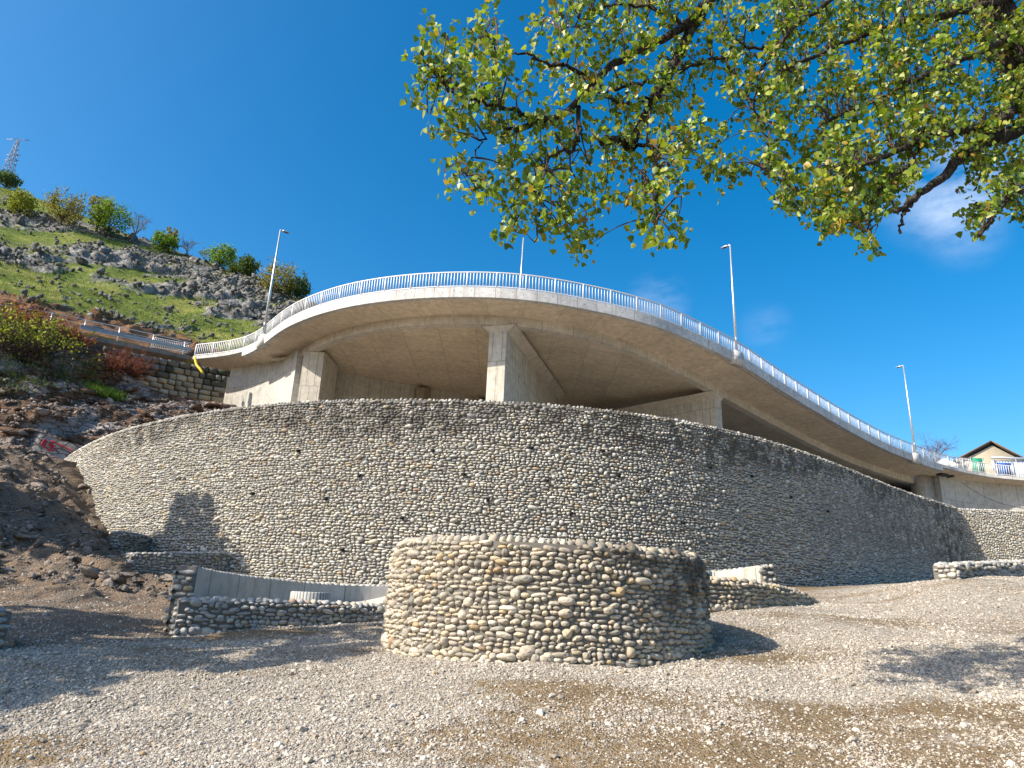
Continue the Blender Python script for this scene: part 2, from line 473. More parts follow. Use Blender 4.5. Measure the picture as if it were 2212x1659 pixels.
MAT['cut_rock'] = m_rock('cut_rock', [(0.28, (0.055, 0.038, 0.028)), (0.42, (0.13, 0.088, 0.062)), (0.50, (0.19, 0.11, 0.065)), (0.56, (0.29, 0.245, 0.22)), (0.70, (0.48, 0.44, 0.41))])
MAT['limestone'] = m_rock('limestone', [(0.3, (0.10, 0.096, 0.09)), (0.5, (0.22, 0.212, 0.20)), (0.68, (0.42, 0.41, 0.39))], 1.1)
MAT['bank_rock'] = m_rock('bank_rock', [(0.3, (0.17, 0.14, 0.115)), (0.5, (0.34, 0.285, 0.24)), (0.7, (0.50, 0.45, 0.40))], 1.4)
MAT['pale_rock'] = m_rock('pale_rock', [(0.3, (0.30, 0.26, 0.23)), (0.6, (0.42, 0.38, 0.35)), (0.8, (0.50, 0.46, 0.44))], 0.9)
MAT['masonry'] = m_stone('old_masonry')


def m_hill():
    t = NT('hillside_grass'); p = t.pos()
    rock = t.attr('rock', 'Fac'); rust = t.attr('rust', 'Fac')
    n = t.noise(0.18, 8, 0.68, p); f = t.noise(2.2, 8, 0.75, p)
    g = t.ramp(n, [(0.3, (0.07, 0.105, 0.025)), (0.48, (0.15, 0.20, 0.04)), (0.60, (0.27, 0.28, 0.07)), (0.72, (0.20, 0.17, 0.095))])
    g = t.mix(1.0, g, t.ramp(f, [(0.3, 0.45), (0.7, 1.35)]), 'MULTIPLY')
    r = t.ramp(t.noise(0.9, 9, 0.72, p), [(0.3, (0.06, 0.057, 0.053)), (0.48, (0.19, 0.182, 0.17)), (0.66, (0.42, 0.41, 0.385))])
    k = t.ramp(t.math('ADD', rock, t.math('MULTIPLY', t.math('SUBTRACT', f, 0.5), 0.9)), [(0.45, 0.0), (0.56, 1.0)])
    c = t.mix(k, g, r)
    q = t.ramp(t.noise(0.5, 9, 0.7, p), [(0.3, (0.06, 0.035, 0.025)), (0.5, (0.16, 0.095, 0.06)), (0.62, (0.32, 0.17, 0.08)), (0.75, (0.34, 0.28, 0.25))])
    k2 = t.ramp(t.math('ADD', rust, t.math('MULTIPLY', t.math('SUBTRACT', f, 0.5), 0.8)), [(0.45, 0.0), (0.58, 1.0)])
    c = t.mix(k2, c, q)
    t.bump(f, 0.8, 0.35)
    return t.fin(c, 0.95, 0, 0.1)


MAT['hill'] = m_hill()


def m_leaf(name, stops, trans=0.35, rough=0.38, spec=0.5):
    t = NT(name)
    c = t.attr('col')
    t.l.new(c, t.b.inputs['Base Color']); t.b.inputs['Roughness'].default_value = rough; t.b.inputs['Specular IOR Level'].default_value = spec
    tr = t.new('ShaderNodeBsdfTranslucent'); t.l.new(t.mix(1.0, c, (1.5, 1.55, 0.55), 'MULTIPLY'), tr.inputs['Color'])
    mxs = t.new('ShaderNodeMixShader'); mxs.inputs[0].default_value = trans
    t.l.new(t.b.outputs[0], mxs.inputs[1]); t.l.new(tr.outputs[0], mxs.inputs[2]); t.l.new(mxs.outputs[0], t.out.inputs['Surface'])
    return t.m


MAT['leaf'] = m_leaf('poplar_leaf', None, 0.36, 0.42, 0.45)
MAT['far_leaf'] = m_leaf('far_foliage', None, 0.3, 0.7, 0.2)
MAT['bark'] = m_rock('bark', [(0.3, (0.045, 0.034, 0.026)), (0.55, (0.12, 0.092, 0.07)), (0.75, (0.22, 0.18, 0.145))], 4.0, (9, 9, 1.6))
MAT['twig'] = m_simple('twig', (0.07, 0.05, 0.04), 0.9, 0, 0.3, 9)
MAT['twig_red'] = m_simple('red_twig', (0.22, 0.075, 0.04), 0.9, 0, 0.4, 3)
MAT['twig_grey'] = m_simple('grey_twig', (0.20, 0.18, 0.19), 0.9, 0, 0.25, 3)
MAT['twig_purple'] = m_simple('purple_twig', (0.16, 0.09, 0.085), 0.9, 0, 0.3, 3)

# ------------------------------------------------------------------ ground
_gp = [(1250, 1432, 9), (1000, 1427, 9.15), (1500, 1412, 9.9), (840, 1404, 10.4), (600, 1452, 9), (300, 1436, 9.3), (0, 1450, 8.8), (600, 1362, 12.3),
       (375, 1376, 12), (840, 1342, 14.3), (1106, 1659, 6), (0, 1659, 6), (553, 1659, 6), (1660, 1659, 6), (2212, 1659, 6), (1700, 1500, 8.2), (2000, 1500, 8.2), (1106, 1520, 7.4),
       (1520, 1390, 11), (1675, 1385, 11.8), (1650, 1322, 13.9), (1520, 1324, 14), (1765, 1309, 16.2), (1745, 1268, 25), (1880, 1259, 29), (2025, 1249, 33.9),
       (2040, 1247, 16.6), (2066, 1248, 17), (2212, 1256, 20), (2212, 1310, 14.5), (2212, 1440, 9.6), (1900, 1400, 10.6), (1900, 1300, 17),
       (0, 1402, 10), (200, 1392, 10.4), (0, 1330, 12.2), (200, 1330, 12.8), (380, 1285, 17.5), (200, 1265, 16), (0, 1262, 15.4), (0, 1200, 17.6), (140, 1190, 18.6), (0, 1100, 20.8),
       (110, 1090, 22.5), (0, 990, 25.5), (60, 985, 27), (130, 1003, 30), (190, 1075, 27.5), (250, 1152, 26), (300, 1212, 24.6), (390, 1264, 22.8), (330, 1240, 22)]
_G = np.array([PY(*q) for q in _gp] + [(-3, 15.5, 1.12), (3, 15.8, 1.7), (0, 19.5, 1.9), (-5, 20, 1.6), (6, 20.5, 2.2), (0.7, 11.5, 1.0), (0, 0, 0), (-8, 0, -.2), (8, 0, 0.1), (0, -8, -.4), (-25, 5, 0.3), (25, 5, .6),
                                       (-20, 10, 0.9), (-28, 16, 2.6), (-30, 22, 6.0), (-34, 30, 8.0), (-26, 33, 7.0), (-23, 36, 7.0), (-16, 33, 6.5), (24, 20, 3.0), (32, 30, 3.8), (27, 36, 4.6), (0, 27, 3.0), (10, 34, 4.0), (-8, 30, 4.0)])


def _tps(a, b):
    d2 = ((a[:, None, :] - b[None]) ** 2).sum(-1)
    return 0.5 * d2 * np.log(d2 + 1e-12)


_n = len(_G)
_A = np.zeros((_n + 3, _n + 3)); _A[:_n, :_n] = _tps(_G[:, :2], _G[:, :2]) + np.eye(_n) * 0.6
_A[:_n, _n] = 1; _A[:_n, _n + 1:] = _G[:, :2]; _A[_n, :_n] = 1; _A[_n + 1:, :_n] = _G[:, :2].T
_w = np.linalg.solve(_A, np.concatenate([_G[:, 2], [0, 0, 0]]))


def _dirt(X, Y):                       # 1 on the dark earth of the bank, 0 on the gravel
    e = np.interp(Y, [5, 9.6, 10.6, 12.2, 15, 20, 24, 30], [-7.6, -6.6, -5.4, -4.7, -4.6, -7.0, -9.0, -9.6])
    return np.clip((e - X) / 0.9 + 0.5, 0, 1)


def ground(X, Y, detail=True):
    X = np.asarray(X, float); Y = np.asarray(Y, float)
    x = np.clip(X.ravel(), -36, 34); y = np.clip(Y.ravel(), -8, 37)
    z = np.empty(len(x))
    for i in range(0, len(x), 20000):
        q = np.column_stack([x[i:i + 20000], y[i:i + 20000]])
        z[i:i + 20000] = _tps(q, _G[:, :2]) @ _w[:_n] + _w[_n] + q @ _w[_n + 1:]
    z = z.reshape(X.shape)
    if detail:
        near = np.clip((45 - Y) / 15, 0, 1)
        z = z + near * (0.05 * fbm(X * 0.55, Y * 0.55, seed=3, oct=3) + 0.022 * fbm(X * 2.2, Y * 2.2, seed=5, oct=3))
        al, ac = 0.82 * X + 0.57 * Y, -0.57 * X + 0.82 * Y          # shallow wheel ruts that run up to the right
        z = z + 0.055 * np.clip((2.5 - X) / 3, 0, 1) * np.clip((11 - Y) / 2, 0, 1) * fbm(al * 0.16, ac * 1.7, seed=31, oct=3)
        k = _dirt(X, Y) * np.clip((Y - 12.5) / 4, 0, 1)
        f1, f2, v = worley(X * 1.1 + 0.3 * Y, Y * 0.9, 11)
        g1, g2, u = worley(X * 2.9, Y * 2.6 + 0.5 * X, 12)
        z = z + k * (0.38 * (v - 0.45) * np.clip((f2 - f1) * 4, 0, 1) + 0.16 * (u - 0.45) * np.clip((g2 - g1) * 4, 0, 1) + 0.15 * fbm(X * 1.3, Y * 1.3, seed=9))
    return z


def _soil(X, Y):
    a = fbm(X * 0.30 + 0.1 * Y, Y * 0.9, seed=21, oct=5)
    right = np.clip((X + 1) / 8, 0, 1) * np.clip((9.5 - Y) / 3, 0, 1)
    front = np.clip((6.9 - Y) / 1.2, 0, 1)
    strip = np.exp(-((Y - np.interp(X, [4, 9, 17], [17.5, 22.5, 31])) / 2.2) ** 2) * np.clip((X - 5) / 3, 0, 1)
    return np.clip(0.31 + 0.85 * a + 0.22 * right + 0.16 * front + 0.45 * strip, 0, 1)


def _axis(lo, hi, a, b, fine, coarse):
    m = np.arange(a, b + 1e-6, fine)
    g = [a]
    st = fine
    while g[-1] > lo: st = min(st * 1.25, coarse); g.append(g[-1] - st)
    h = [b]; st = fine
    while h[-1] < hi: st = min(st * 1.25, coarse); h.append(h[-1] + st)
    return np.concatenate([np.array(g[1:])[::-1], m, np.array(h[1:])])


gx = _axis(-420, 420, -20, 14, 0.11, 60); gy = _axis(-60, 900, 4.5, 27, 0.11, 60)
GX, GY = np.meshgrid(gx, gy)
GZ = ground(GX, GY)
nx, ny = len(gx), len(gy)
idx = np.arange(nx * ny).reshape(ny, nx)
quads = np.stack([idx[:-1, :-1], idx[:-1, 1:], idx[1:, 1:], idx[1:, :-1]], -1).reshape(-1, 4)
me = mesh_np('ground', np.column_stack([GX.ravel(), GY.ravel(), GZ.ravel()]), [quads], MAT['ground'], True,
             {'soil': _soil(GX, GY).ravel(), 'dirt': _dirt(GX, GY).ravel()})
me.polygons.foreach_set('use_smooth', _dirt(GX[:-1, :-1], GY[:-1, :-1]).ravel() < 0.5)
tag(link('ground', me), kind='structure')

# ------------------------------------------------------------------ pebble walls
PAL = np.array([(.43, .41, .37), (.37, .36, .335), (.50, .47, .41), (.29, .29, .28), (.46, .415, .33), (.34, .325, .29), (.54, .52, .48), (.42, .34, .23), (.36, .27, .19)])
PALW = np.array([.22, .17, .17, .10, .12, .10, .08, .03, .01])


def stone_rows(L, H, rh, wmed, seed, big=0.03, wav=0.05, aspect=(0.66, 1.1), jit=0.19, fill=True):
    """river stones laid in wavering rows over an L x H face: centre s, centre v, width, height, turn"""
    g = np.random.default_rng(seed)
    S_, V_, W_, H_ = [], [], [], []
    v = 0.0
    while v < H:
        h = rh * g.uniform(0.74, 1.32)
        n = int(L / (wmed * 0.55)) + 4
        w = np.clip(wmed * np.exp(g.normal(0, 0.36, n)), wmed * 0.42, wmed * 2.0)
        e = np.cumsum(w) - g.uniform(0, wmed)
        c = e - w / 2
        m = (c > -wmed * 0.3) & (c < L + wmed * 0.3)
        c, w = c[m], w[m]
        hh = h * g.uniform(*aspect, len(c))
        S_.append(c); V_.append(np.full(len(c), v + h / 2) + g.normal(0, h * jit, len(c))); W_.append(w); H_.append(hh)
        v += h
    s, v, w, h = map(np.concatenate, (S_, V_, W_, H_))
    # larger cobbles that break the rows
    nb = int(len(s) * big)
    pick = g.choice(len(s), nb, replace=False)
    keep = np.ones(len(s), bool)
    bw = np.clip(w[pick], wmed * .9, None) * g.uniform(1.0, 1.5, nb); bh = rh * g.uniform(1.5, 2.2, nb)
    order = np.argsort(s); ss = s[order]
    done = []
    for i, k in enumerate(pick):
        if not keep[k]: continue
        done.append(i)
        a, b = np.searchsorted(ss, [s[k] - bw[i], s[k] + bw[i]])
        j = order[a:b]
        inside = ((s[j] - s[k]) / (bw[i] * 0.5 + w[j] * 0.12)) ** 2 + ((v[j] - v[k]) / (bh[i] * 0.5 + h[j] * 0.18)) ** 2 < 1
        keep[j[inside & (j != k)]] = False
    w[pick[done]] = bw[done]; h[pick[done]] = bh[done]
    s, v, w, h = s[keep], v[keep], w[keep], h[keep]
    wv = wav * fbm(s * 0.8, v * 1.2, seed=seed + 1, oct=3)
    rot = g.normal(0, 0.17, len(s)) + np.arctan(wav * 1.2 * vnoise(s * 0.8 + 3, v * 1.2, seed=seed + 2))
    rot = rot * np.clip(1.9 * h / w, 0.25, 1.2)
    v = v + wv; w = w * 0.95; h = h * 0.95
    if fill and len(s) < 9000:         # pinning stones in the remaining gaps
        nf = int(len(s) * 3.0)
        fs, fv = g.uniform(0, L, nf), g.uniform(0, H, nf); fw = wmed * g.uniform(0.36, 0.62, nf); fh = fw * g.uniform(0.5, 0.9, nf)
        order = np.argsort(s); so, vo, wo, ho = s[order], v[order], w[order], h[order]
        good = []
        for i in range(nf):
            a, b = np.searchsorted(so, [fs[i] - 0.3, fs[i] + 0.3])
            if np.any(((so[a:b] - fs[i]) / (wo[a:b] * .5 + fw[i] * .40)) ** 2 + ((vo[a:b] - fv[i]) / (ho[a:b] * .5 + fh[i] * .40)) ** 2 < 1): continue
            if any(abs(fs[i] - fs[j]) < (fw[i] + fw[j]) * .46 and abs(fv[i] - fv[j]) < (fh[i] + fh[j]) * .46 for j in good[-400:]): continue
            good.append(i)
        s = np.concatenate([s, fs[good]]); v = np.concatenate([v, fv[good]]); w = np.concatenate([w, fw[good]]); h = np.concatenate([h, fh[good]]); rot = np.concatenate([rot, g.normal(0, .4, len(good))])
    return s, v, w, h, rot


def stone_geo(C, T, U, N, w, h, d, g, seg=8, ts=(0.5, 0.85), col=None):
    """half-buried rounded stones: per stone a cap of rings; V (n, nv, 3), triangles, quads, colours (n, nv, 3)"""
    n = len(C)
    th = np.arange(seg) * 2 * math.pi / seg
    th = th[None] + g.uniform(0, 2 * math.pi / seg, (n, 1))
    ex = g.uniform(1.9, 3.1, (n, 1))
    r = (np.abs(np.cos(th)) ** ex + np.abs(np.sin(th)) ** ex) ** (-1 / ex)
    r = r * (1 + 0.08 * g.uniform(0, 1, (n, 1)) * np.cos(2 * th + g.uniform(0, 6.28, (n, 1))) + 0.11 * g.uniform(0, 1, (n, 1)) * np.cos(3 * th + g.uniform(0, 6.28, (n, 1))))
    cx, cy = np.cos(th) * r, np.sin(th) * r
    ax, ay = g.uniform(-.2, .2, (n, 1)), g.uniform(-.2, .2, (n, 1))
    pts = [np.stack([ax, ay, np.ones((n, 1))], -1)]
    for t in list(ts) + [1.0, 0.92]:
        z = {1.0: 0.25, 0.92: -0.35}.get(t, (1 - t ** 2.6) ** 0.5)
        f = 1 - t
        zz = z * (1 + 0.10 * g.normal(0, 1, (n, seg))) if t < 0.99 else np.full((n, seg), z)
        pts.append(np.stack([cx * t + ax * f, cy * t + ay * f, zz], -1))
    P = np.concatenate(pts, 1)
    V = C[:, None] + T[:, None] * (P[..., 0:1] * w[:, None, None] / 2) + U[:, None] * (P[..., 1:2] * h[:, None, None] / 2) + N[:, None] * (P[..., 2:3] * d[:, None, None])
    tri = np.array([(0, 1 + j, 1 + (j + 1) % seg) for j in range(seg)])
    q = []
    for k in range(len(ts) + 1):
        a, b = 1 + k * seg, 1 + (k + 1) * seg
        q += [(a + j, b + j, b + (j + 1) % seg, a + (j + 1) % seg) for j in range(seg)]
    if col is None:
        c = PAL[g.choice(len(PAL), n, p=PALW)] * g.uniform(0.82, 1.14, (n, 1))
        col = np.clip(c * (1 + g.normal(0, 0.008, (n, 3))), 0.03, 0.8)
    colv = np.repeat(col[:, None], V.shape[1], 1)
    return V, tri, np.array(q), colv


def place_stones(root, V, tri, q, col, mat, limit=300, name='stone', stain_dark=None):
    n, nv = V.shape[:2]
    C = V.mean(1)
    p = proj(C)
    infr = (p[:, 2] > 0) & (p[:, 0] > -10) & (p[:, 0] < 2222) & (p[:, 1] > -10) & (p[:, 1] < 1669)
    ext = np.ptp(proj(V.reshape(-1, 3)).reshape(n, nv, 3)[..., :2], axis=1)
    fn = V[:, 0] - V[:, -8:].mean(1)
    face = ((EYE - C) * fn).sum(1) > 0
    size = np.where(infr & face, ext[:, 0] * ext[:, 1], 0)
    if limit:
        top = np.argsort(-size)[:limit]; top = top[size[top] > 0]
    else:
        top = np.zeros(0, int)
    rest = np.ones(n, bool); rest[top] = False
    for i in top:
        at = {'col': col[i]}
        if stain_dark is not None: at['stain'] = np.full(nv, stain_dark[i])
        me = mesh_np(name, V[i] - C[i], [tri, q], mat, True, at)
        link(name, me, root, C[i])
    k = np.where(rest)[0]
    if len(k):
        off = (np.arange(len(k)) * nv)[:, None, None]
        at = {'col': col[k].reshape(-1, 3)}
        if stain_dark is not None: at['stain'] = np.repeat(stain_dark[k], nv)
        o = V[k].reshape(-1, 3).mean(0)
        me = mesh_np('stone_facing', V[k].reshape(-1, 3) - o, [(tri[None] + off).reshape(-1, 3), (q[None] + off).reshape(-1, 4)], mat, True, at)
        ob = link('stone_facing' if limit else name, me, root, o); ob['kind'] = 'stuff'


def pebble_wall(name, label, group, P, zb, zt, seed, tint=(1, 1, 1), thick=0.4, batter=0.0, rh=0.074, wmed=0.134, depth=0.05, limit=300, ends=(), seg=8, ts=(0.5, 0.85),
                back=None, big=0.03, cap=True, mat='stone', stain_dark=None, cat='stone wall', bigfoot=False, closed=False, facemask=None, back_mat='mortar'):
    """P: dense front line (x, y) running left to right as the camera sees the face; zb/zt: bottom and top height along it; ends: 'a'/'b' get stones on the end face"""
    P = np.asarray(P, float); P3 = np.column_stack([P[:, :2], np.zeros(len(P))])
    T, N, s = path_frames(P3)
    if closed:
        d = np.roll(P[:-1, :2], -1, 0) - np.roll(P[:-1, :2], 1, 0); d = np.concatenate([d, d[:1]]); T = d / np.linalg.norm(d, axis=1, keepdims=True); N = np.stack([-T[:, 1], T[:, 0]], 1)
    L = s[-1]
    zb = np.broadcast_to(np.asarray(zb, float), (len(P),)); zt = np.broadcast_to(np.asarray(zt, float), (len(P),))
    root = empty(name, (P[len(P) // 2, 0], P[len(P) // 2, 1], zb[len(P) // 2]), label, cat, group); root['kind'] = 'thing'
    # body of the wall
    outb = -N * (batter * (zt - zb))[:, None]
    A = np.column_stack([P[:, :2] + outb, zb]); B = np.column_stack([P[:, :2], zt]); Cc = np.column_stack([P[:, :2] + N * thick, zt]); D = np.column_stack([P[:, :2] + N * thick, zb])
    n = len(P); i = np.arange(n - 1)
    V, Q, UV, fm = [], [], [], []
    b0 = 0
    for a, b, m in ((A, B, 0), (B, Cc, 0), (Cc, D, 1)):
        V += [a, b]; Q.append(np.column_stack([b0 + i, b0 + i + 1, b0 + n + i + 1, b0 + n + i])); UV += [np.column_stack([s, a[:, 2]]), np.column_stack([s, b[:, 2]])]; fm.append(np.full(n - 1, m)); b0 += 2 * n
    if not closed:
        for e, fl in ((0, 1), (n - 1, 0)):
            c = np.array([A[e], B[e], Cc[e], D[e]]); V.append(c); UV.append(c[:, 1:])
            f = [b0, b0 + 1, b0 + 2, b0 + 3]; Q.append(np.array([f[::-1] if fl else f])); fm.append(np.zeros(1, int)); b0 += 4
    V = np.concatenate(V); o = V.mean(0)
    me = mesh_np('core', V - o, [np.concatenate(Q)], None, False, uv=np.concatenate(UV), mats=[MAT['mortar'], MAT[back_mat]], fmat=np.concatenate(fm))
    link('core', me, root, o)
    g = np.random.default_rng(seed)
    CS, TS, US, NS, WS, HS = [], [], [], [], [], []
    zmin, zmax = zb.min(), zt.max()
    ss, vv, ww, hh, rr = stone_rows(L, zmax - zmin, rh, wmed, seed, big)
    z = zmax - 0.01 - vv
    px, py = np.interp(ss, s, P[:, 0]), np.interp(ss, s, P[:, 1])
    nx_, ny_ = np.interp(ss, s, N[:, 0]), np.interp(ss, s, N[:, 1]); nn = np.hypot(nx_, ny_); nx_, ny_ = nx_ / nn, ny_ / nn
    zt_, zb_ = np.interp(ss, s, zt), np.interp(ss, s, zb)
    gz = ground(px - nx_ * 0.1, py - ny_ * 0.1) if limit is not None else zb_
    ok = (z < zt_ - hh * 0.2) & (z > np.maximum(gz - 0.06, zb_)) & (ss > 0.02) & (ss < L - 0.02)
    if facemask is not None: ok &= facemask(ss, z, L)
    if bigfoot:
        ft = ok & (z < gz + 0.12); ww = np.where(ft, np.minimum(ww * 1.15, 0.26), ww); hh = np.where(ft, np.minimum(hh * 1.4, 0.16), hh)
    ss, z, ww, hh, rr, px, py, nx_, ny_, zt_ = [a[ok] for a in (ss, z, ww, hh, rr, px, py, nx_, ny_, zt_)]
    Tn = np.column_stack([ny_, -nx_, 0 * nx_]); Un = np.column_stack([0 * nx_, 0 * nx_, 1 + 0 * nx_]); Nn = np.column_stack([-nx_, -ny_, 0 * nx_])
    Cn = np.column_stack([px, py, z]) + Nn * (batter * (zt_ - z))[:, None]
    c, sn = np.cos(rr)[:, None], np.sin(rr)[:, None]
    CS.append(Cn); TS.append(Tn * c + Un * sn); US.append(Un * c - Tn * sn); NS.append(Nn); WS.append(ww); HS.append(hh)
    for e in ends:                     # stones on an end face
        k = 0 if e == 'a' else n - 1
        sg = 1 if e == 'a' else -1
        q = stone_rows(thick, zt[k] - zb[k], rh * 1.12, min(wmed * 1.05, thick * 0.5), seed + 50 + k, 0.0, 0.02)
        zz = zb[k] + q[1]; m = (zz < zt[k] - 0.03) & (q[0] > 0.06) & (q[0] < thick - 0.06)
        Nd = np.array([*N[k], 0]); Td = np.array([*T[k], 0])
        cc = np.array([*P[k, :2], 0]) + Nd * q[0][m][:, None] + np.array([0, 0, 1.]) * zz[m][:, None]
        r1 = len(cc)
        CS.append(cc); TS.append(np.tile(-Nd * sg, (r1, 1))); US.append(np.tile([0, 0, 1.], (r1, 1))); NS.append(np.tile(-Td * sg, (r1, 1))); WS.append(q[2][m]); HS.append(q[3][m])
    if cap:                            # a course of stones bedded on top
        kk = max(1, int(round(thick / 0.17)))
        for j in range(kk):
            w = np.clip(wmed * 1.0 * np.exp(g.normal(0, 0.25, int(L / wmed * 1.6) + 3)), 0.08, 0.26)
            c0 = np.cumsum(w) - w / 2; m = c0 < L; c0, w = c0[m], w[m]
            off = thick * (j + 0.5) / kk
            n0 = np.column_stack([np.interp(c0, s, N[:, 0]), np.interp(c0, s, N[:, 1])]); n0 /= np.linalg.norm(n0, axis=1, keepdims=True)
            n3 = np.column_stack([n0, np.zeros(len(n0))]); t3 = np.column_stack([n0[:, 1], -n0[:, 0], np.zeros(len(n0))])
            cc = np.column_stack([np.interp(c0, s, P[:, 0]), np.interp(c0, s, P[:, 1]), np.interp(c0, s, zt)]) + n3 * off
            CS.append(cc); TS.append(t3); US.append(n3); NS.append(np.tile([0, 0, 1.], (len(cc), 1))); WS.append(w * 0.95); HS.append(np.full(len(cc), thick / kk * 0.95))
    C = np.concatenate(CS); T_ = np.concatenate(TS); U_ = np.concatenate(US); N_ = np.concatenate(NS); w = np.concatenate(WS); h = np.concatenate(HS)
    d = np.minimum(depth * g.uniform(0.7, 1.35, len(C)), 0.8 * np.minimum(w, h))
    V, tri, q, col = stone_geo(C, T_, U_, N_, w, h, d, g, seg, ts)
    col = col * np.array(tint)
    st = None
    if stain_dark is not None: st = stain_dark(C)
    place_stones(root, V, tri, q, col, MAT[mat], limit or 0, 'stone', st)
    return root


# the tall curved wall
WALL_Z = 7.34
_wk = np.array([PZ(*q, WALL_Z) for q in [(130, 1000), (200, 955), (300, 920), (450, 890), (640, 870), (860, 864), (1100, 870), (1300, 885), (1500, 915), (1650, 950), (1800, 1000), (1950, 1060), (2066, 1097)]])
wall_path = gsmooth(nspline(_wk[:, :2], 240), 4)
gb = ground(wall_path[:, 0], wall_path[:, 1] - 0.3, False)


def _stain(C):
    top = np.clip((C[:, 2] - (WALL_Z - 1.3 + 0.9 * vnoise(C[:, 0] * 0.35, C[:, 1] * 0.35, seed=41))) / 0.6, 0, 1)
    right = np.clip((C[:, 0] - 8) / 8, 0, 1) * np.clip((C[:, 2] - 3.4) / 1.5, 0, 1)
    corner = np.clip((C[:, 0] - 19) / 3, 0, 1)  # darker over the whole height towards the far right end
    left = np.clip((-14 - C[:, 0]) / 4, 0, 1)
    return np.clip(np.maximum(np.maximum(top * 0.95, right * 0.6), corner) * (1 - left), 0, 1)


pebble_wall('pebble_retaining_wall', 'tall curved grey pebble retaining wall below the concrete bridge', None, wall_path, np.minimum(gb - 0.6, 3.0), WALL_Z, 101, tint=(1.20, 1.21, 1.20), thick=0.5, batter=0.03,
            seg=7, ts=(0.62,), mat='stone_stained', stain_dark=_stain, cat='retaining wall', big=0.035, depth=0.075)
tall = bpy.data.objects['pebble_retaining_wall']
wpp = proj(np.column_stack([wall_path, np.full(len(wall_path), 5.0)]))[:, 0]
wN = path_frames(np.column_stack([wall_path, np.zeros(len(wall_path))]))[1]
for x, y in [(1138, 968), (1058, 1082), (786, 1030), (1005, 1027), (1188, 1040), (1325, 1028), (1530, 1010), (1402, 1062), (1620, 1030), (1232, 1110), (722, 1080), (560, 1068), (880, 1120), (640, 975), (935, 975), (1300, 975), (1460, 1130), (1700, 1075), (1780, 1105), (930, 1200), (770, 1190)]:
    k = int(np.argmin(np.abs(wpp - x))); P = PY(x, y, wall_path[k, 1]); P = np.array([*wall_path[k], P[2]]) - np.array([*wN[k], 0]) * (0.03 * (WALL_Z - P[2]) + 0.055)
    mb = MB(); mb.box(P, 0.085, 0.10, 0.075, ax=[wN[k, 1], -wN[k, 0], 0], ay=[wN[k, 0], wN[k, 1], 0]); mb.build('weep_hole', MAT['hole'], tall)

# its continuation that turns the corner on the right
_b = np.array([*wall_path[-1]]) + np.array([0.15, 0.25])
rw = np.linspace(_b, [36.0, 36.2], 60)
pebble_wall('pebble_corner_wall', 'pale sunlit pebble wall beyond the corner at the right, under the bridge abutment', None, rw, ground(rw[:, 0], rw[:, 1] - 0.3, False) - 0.5, np.linspace(WALL_Z - 0.02, WALL_Z + 0.08, 60), 131, tint=(1.12, 1.12, 1.08),
            thick=0.5, seg=7, ts=(0.62,), cat='retaining wall')

# round wall in front
def _rstain_shade(C):
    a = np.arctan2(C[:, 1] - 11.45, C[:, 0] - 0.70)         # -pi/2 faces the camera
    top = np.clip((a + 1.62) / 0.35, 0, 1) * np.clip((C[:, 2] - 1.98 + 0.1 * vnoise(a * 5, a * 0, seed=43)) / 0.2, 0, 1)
    side = np.clip((a + 1.02 + 0.12 * vnoise(C[:, 2] * 4, a * 3, seed=44)) / 0.2, 0, 1) * np.clip((C[:, 2] - 1.25) / 0.5, 0.25, 1)  # right flank: brown staining plus its shade painted into the stone colour
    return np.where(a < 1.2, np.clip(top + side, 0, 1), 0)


RC, RR = np.array([0.70, 11.45]), 2.44
th = np.linspace(-math.pi * 1.5, math.pi * 0.5, 121)
ring = np.column_stack([RC[0] + RR * np.cos(th), RC[1] + RR * np.sin(th)])
rz = 2.33 + 0.025 * np.sin(th * 2)
pebble_wall('round_pebble_wall', 'waist-high round wall of tan river stones standing alone on the gravel', None, ring, 0.45, rz, 151, tint=(1.08, 1.0, 0.88), rh=0.068, wmed=0.117, stain_dark=_rstain_shade, mat='stone_stained', thick=0.36, batter=0.035, seg=12, ts=(0.35, 0.68, 0.9),
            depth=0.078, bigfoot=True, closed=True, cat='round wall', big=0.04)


def lowline(pts, n=60, sm=3):
    P = np.array([PY(*q) for q in pts]); P = gsmooth(nspline(P, n), sm)
    return P


# low wall on the left with its concrete backed wing
ll = lowline([(388, 1297, 12.0), (520, 1300, 12.5), (640, 1303, 13.1), (760, 1308, 13.8), (850, 1314, 14.4), (930, 1318, 15.0)])
pebble_wall('low_pebble_wall', 'low dark pebble wall in shade left of the round wall', 'low pebble walls beside the round wall', ll, ll[:, 2] * 0 + 0.3, ll[:, 2], 171, thick=0.36, batter=0.05, seg=12, ts=(0.35, 0.68, 0.9),
            ends=('a',), rh=0.078, wmed=0.14, depth=0.06, bigfoot=True)
# side face of that low wall, running back from its left end
# low wall on the right
lr = lowline([(1440, 1253, 13.6), (1515, 1252, 14.0), (1600, 1255, 14.3), (1660, 1264, 14.8), (1715, 1276, 15.6), (1750, 1287, 16.6), (1764, 1297, 17.6)])
pebble_wall('low_pebble_wall', 'low rounded pebble wall right of the round wall, running out into the gravel', 'low pebble walls beside the round wall', lr, ground(lr[:, 0], lr[:, 1]) - 0.5, lr[:, 2], 181, tint=(1.08, 0.98, 0.82), thick=0.34, seg=12, ts=(0.35, 0.68, 0.9),
            rh=0.078, wmed=0.14, depth=0.06, bigfoot=True)
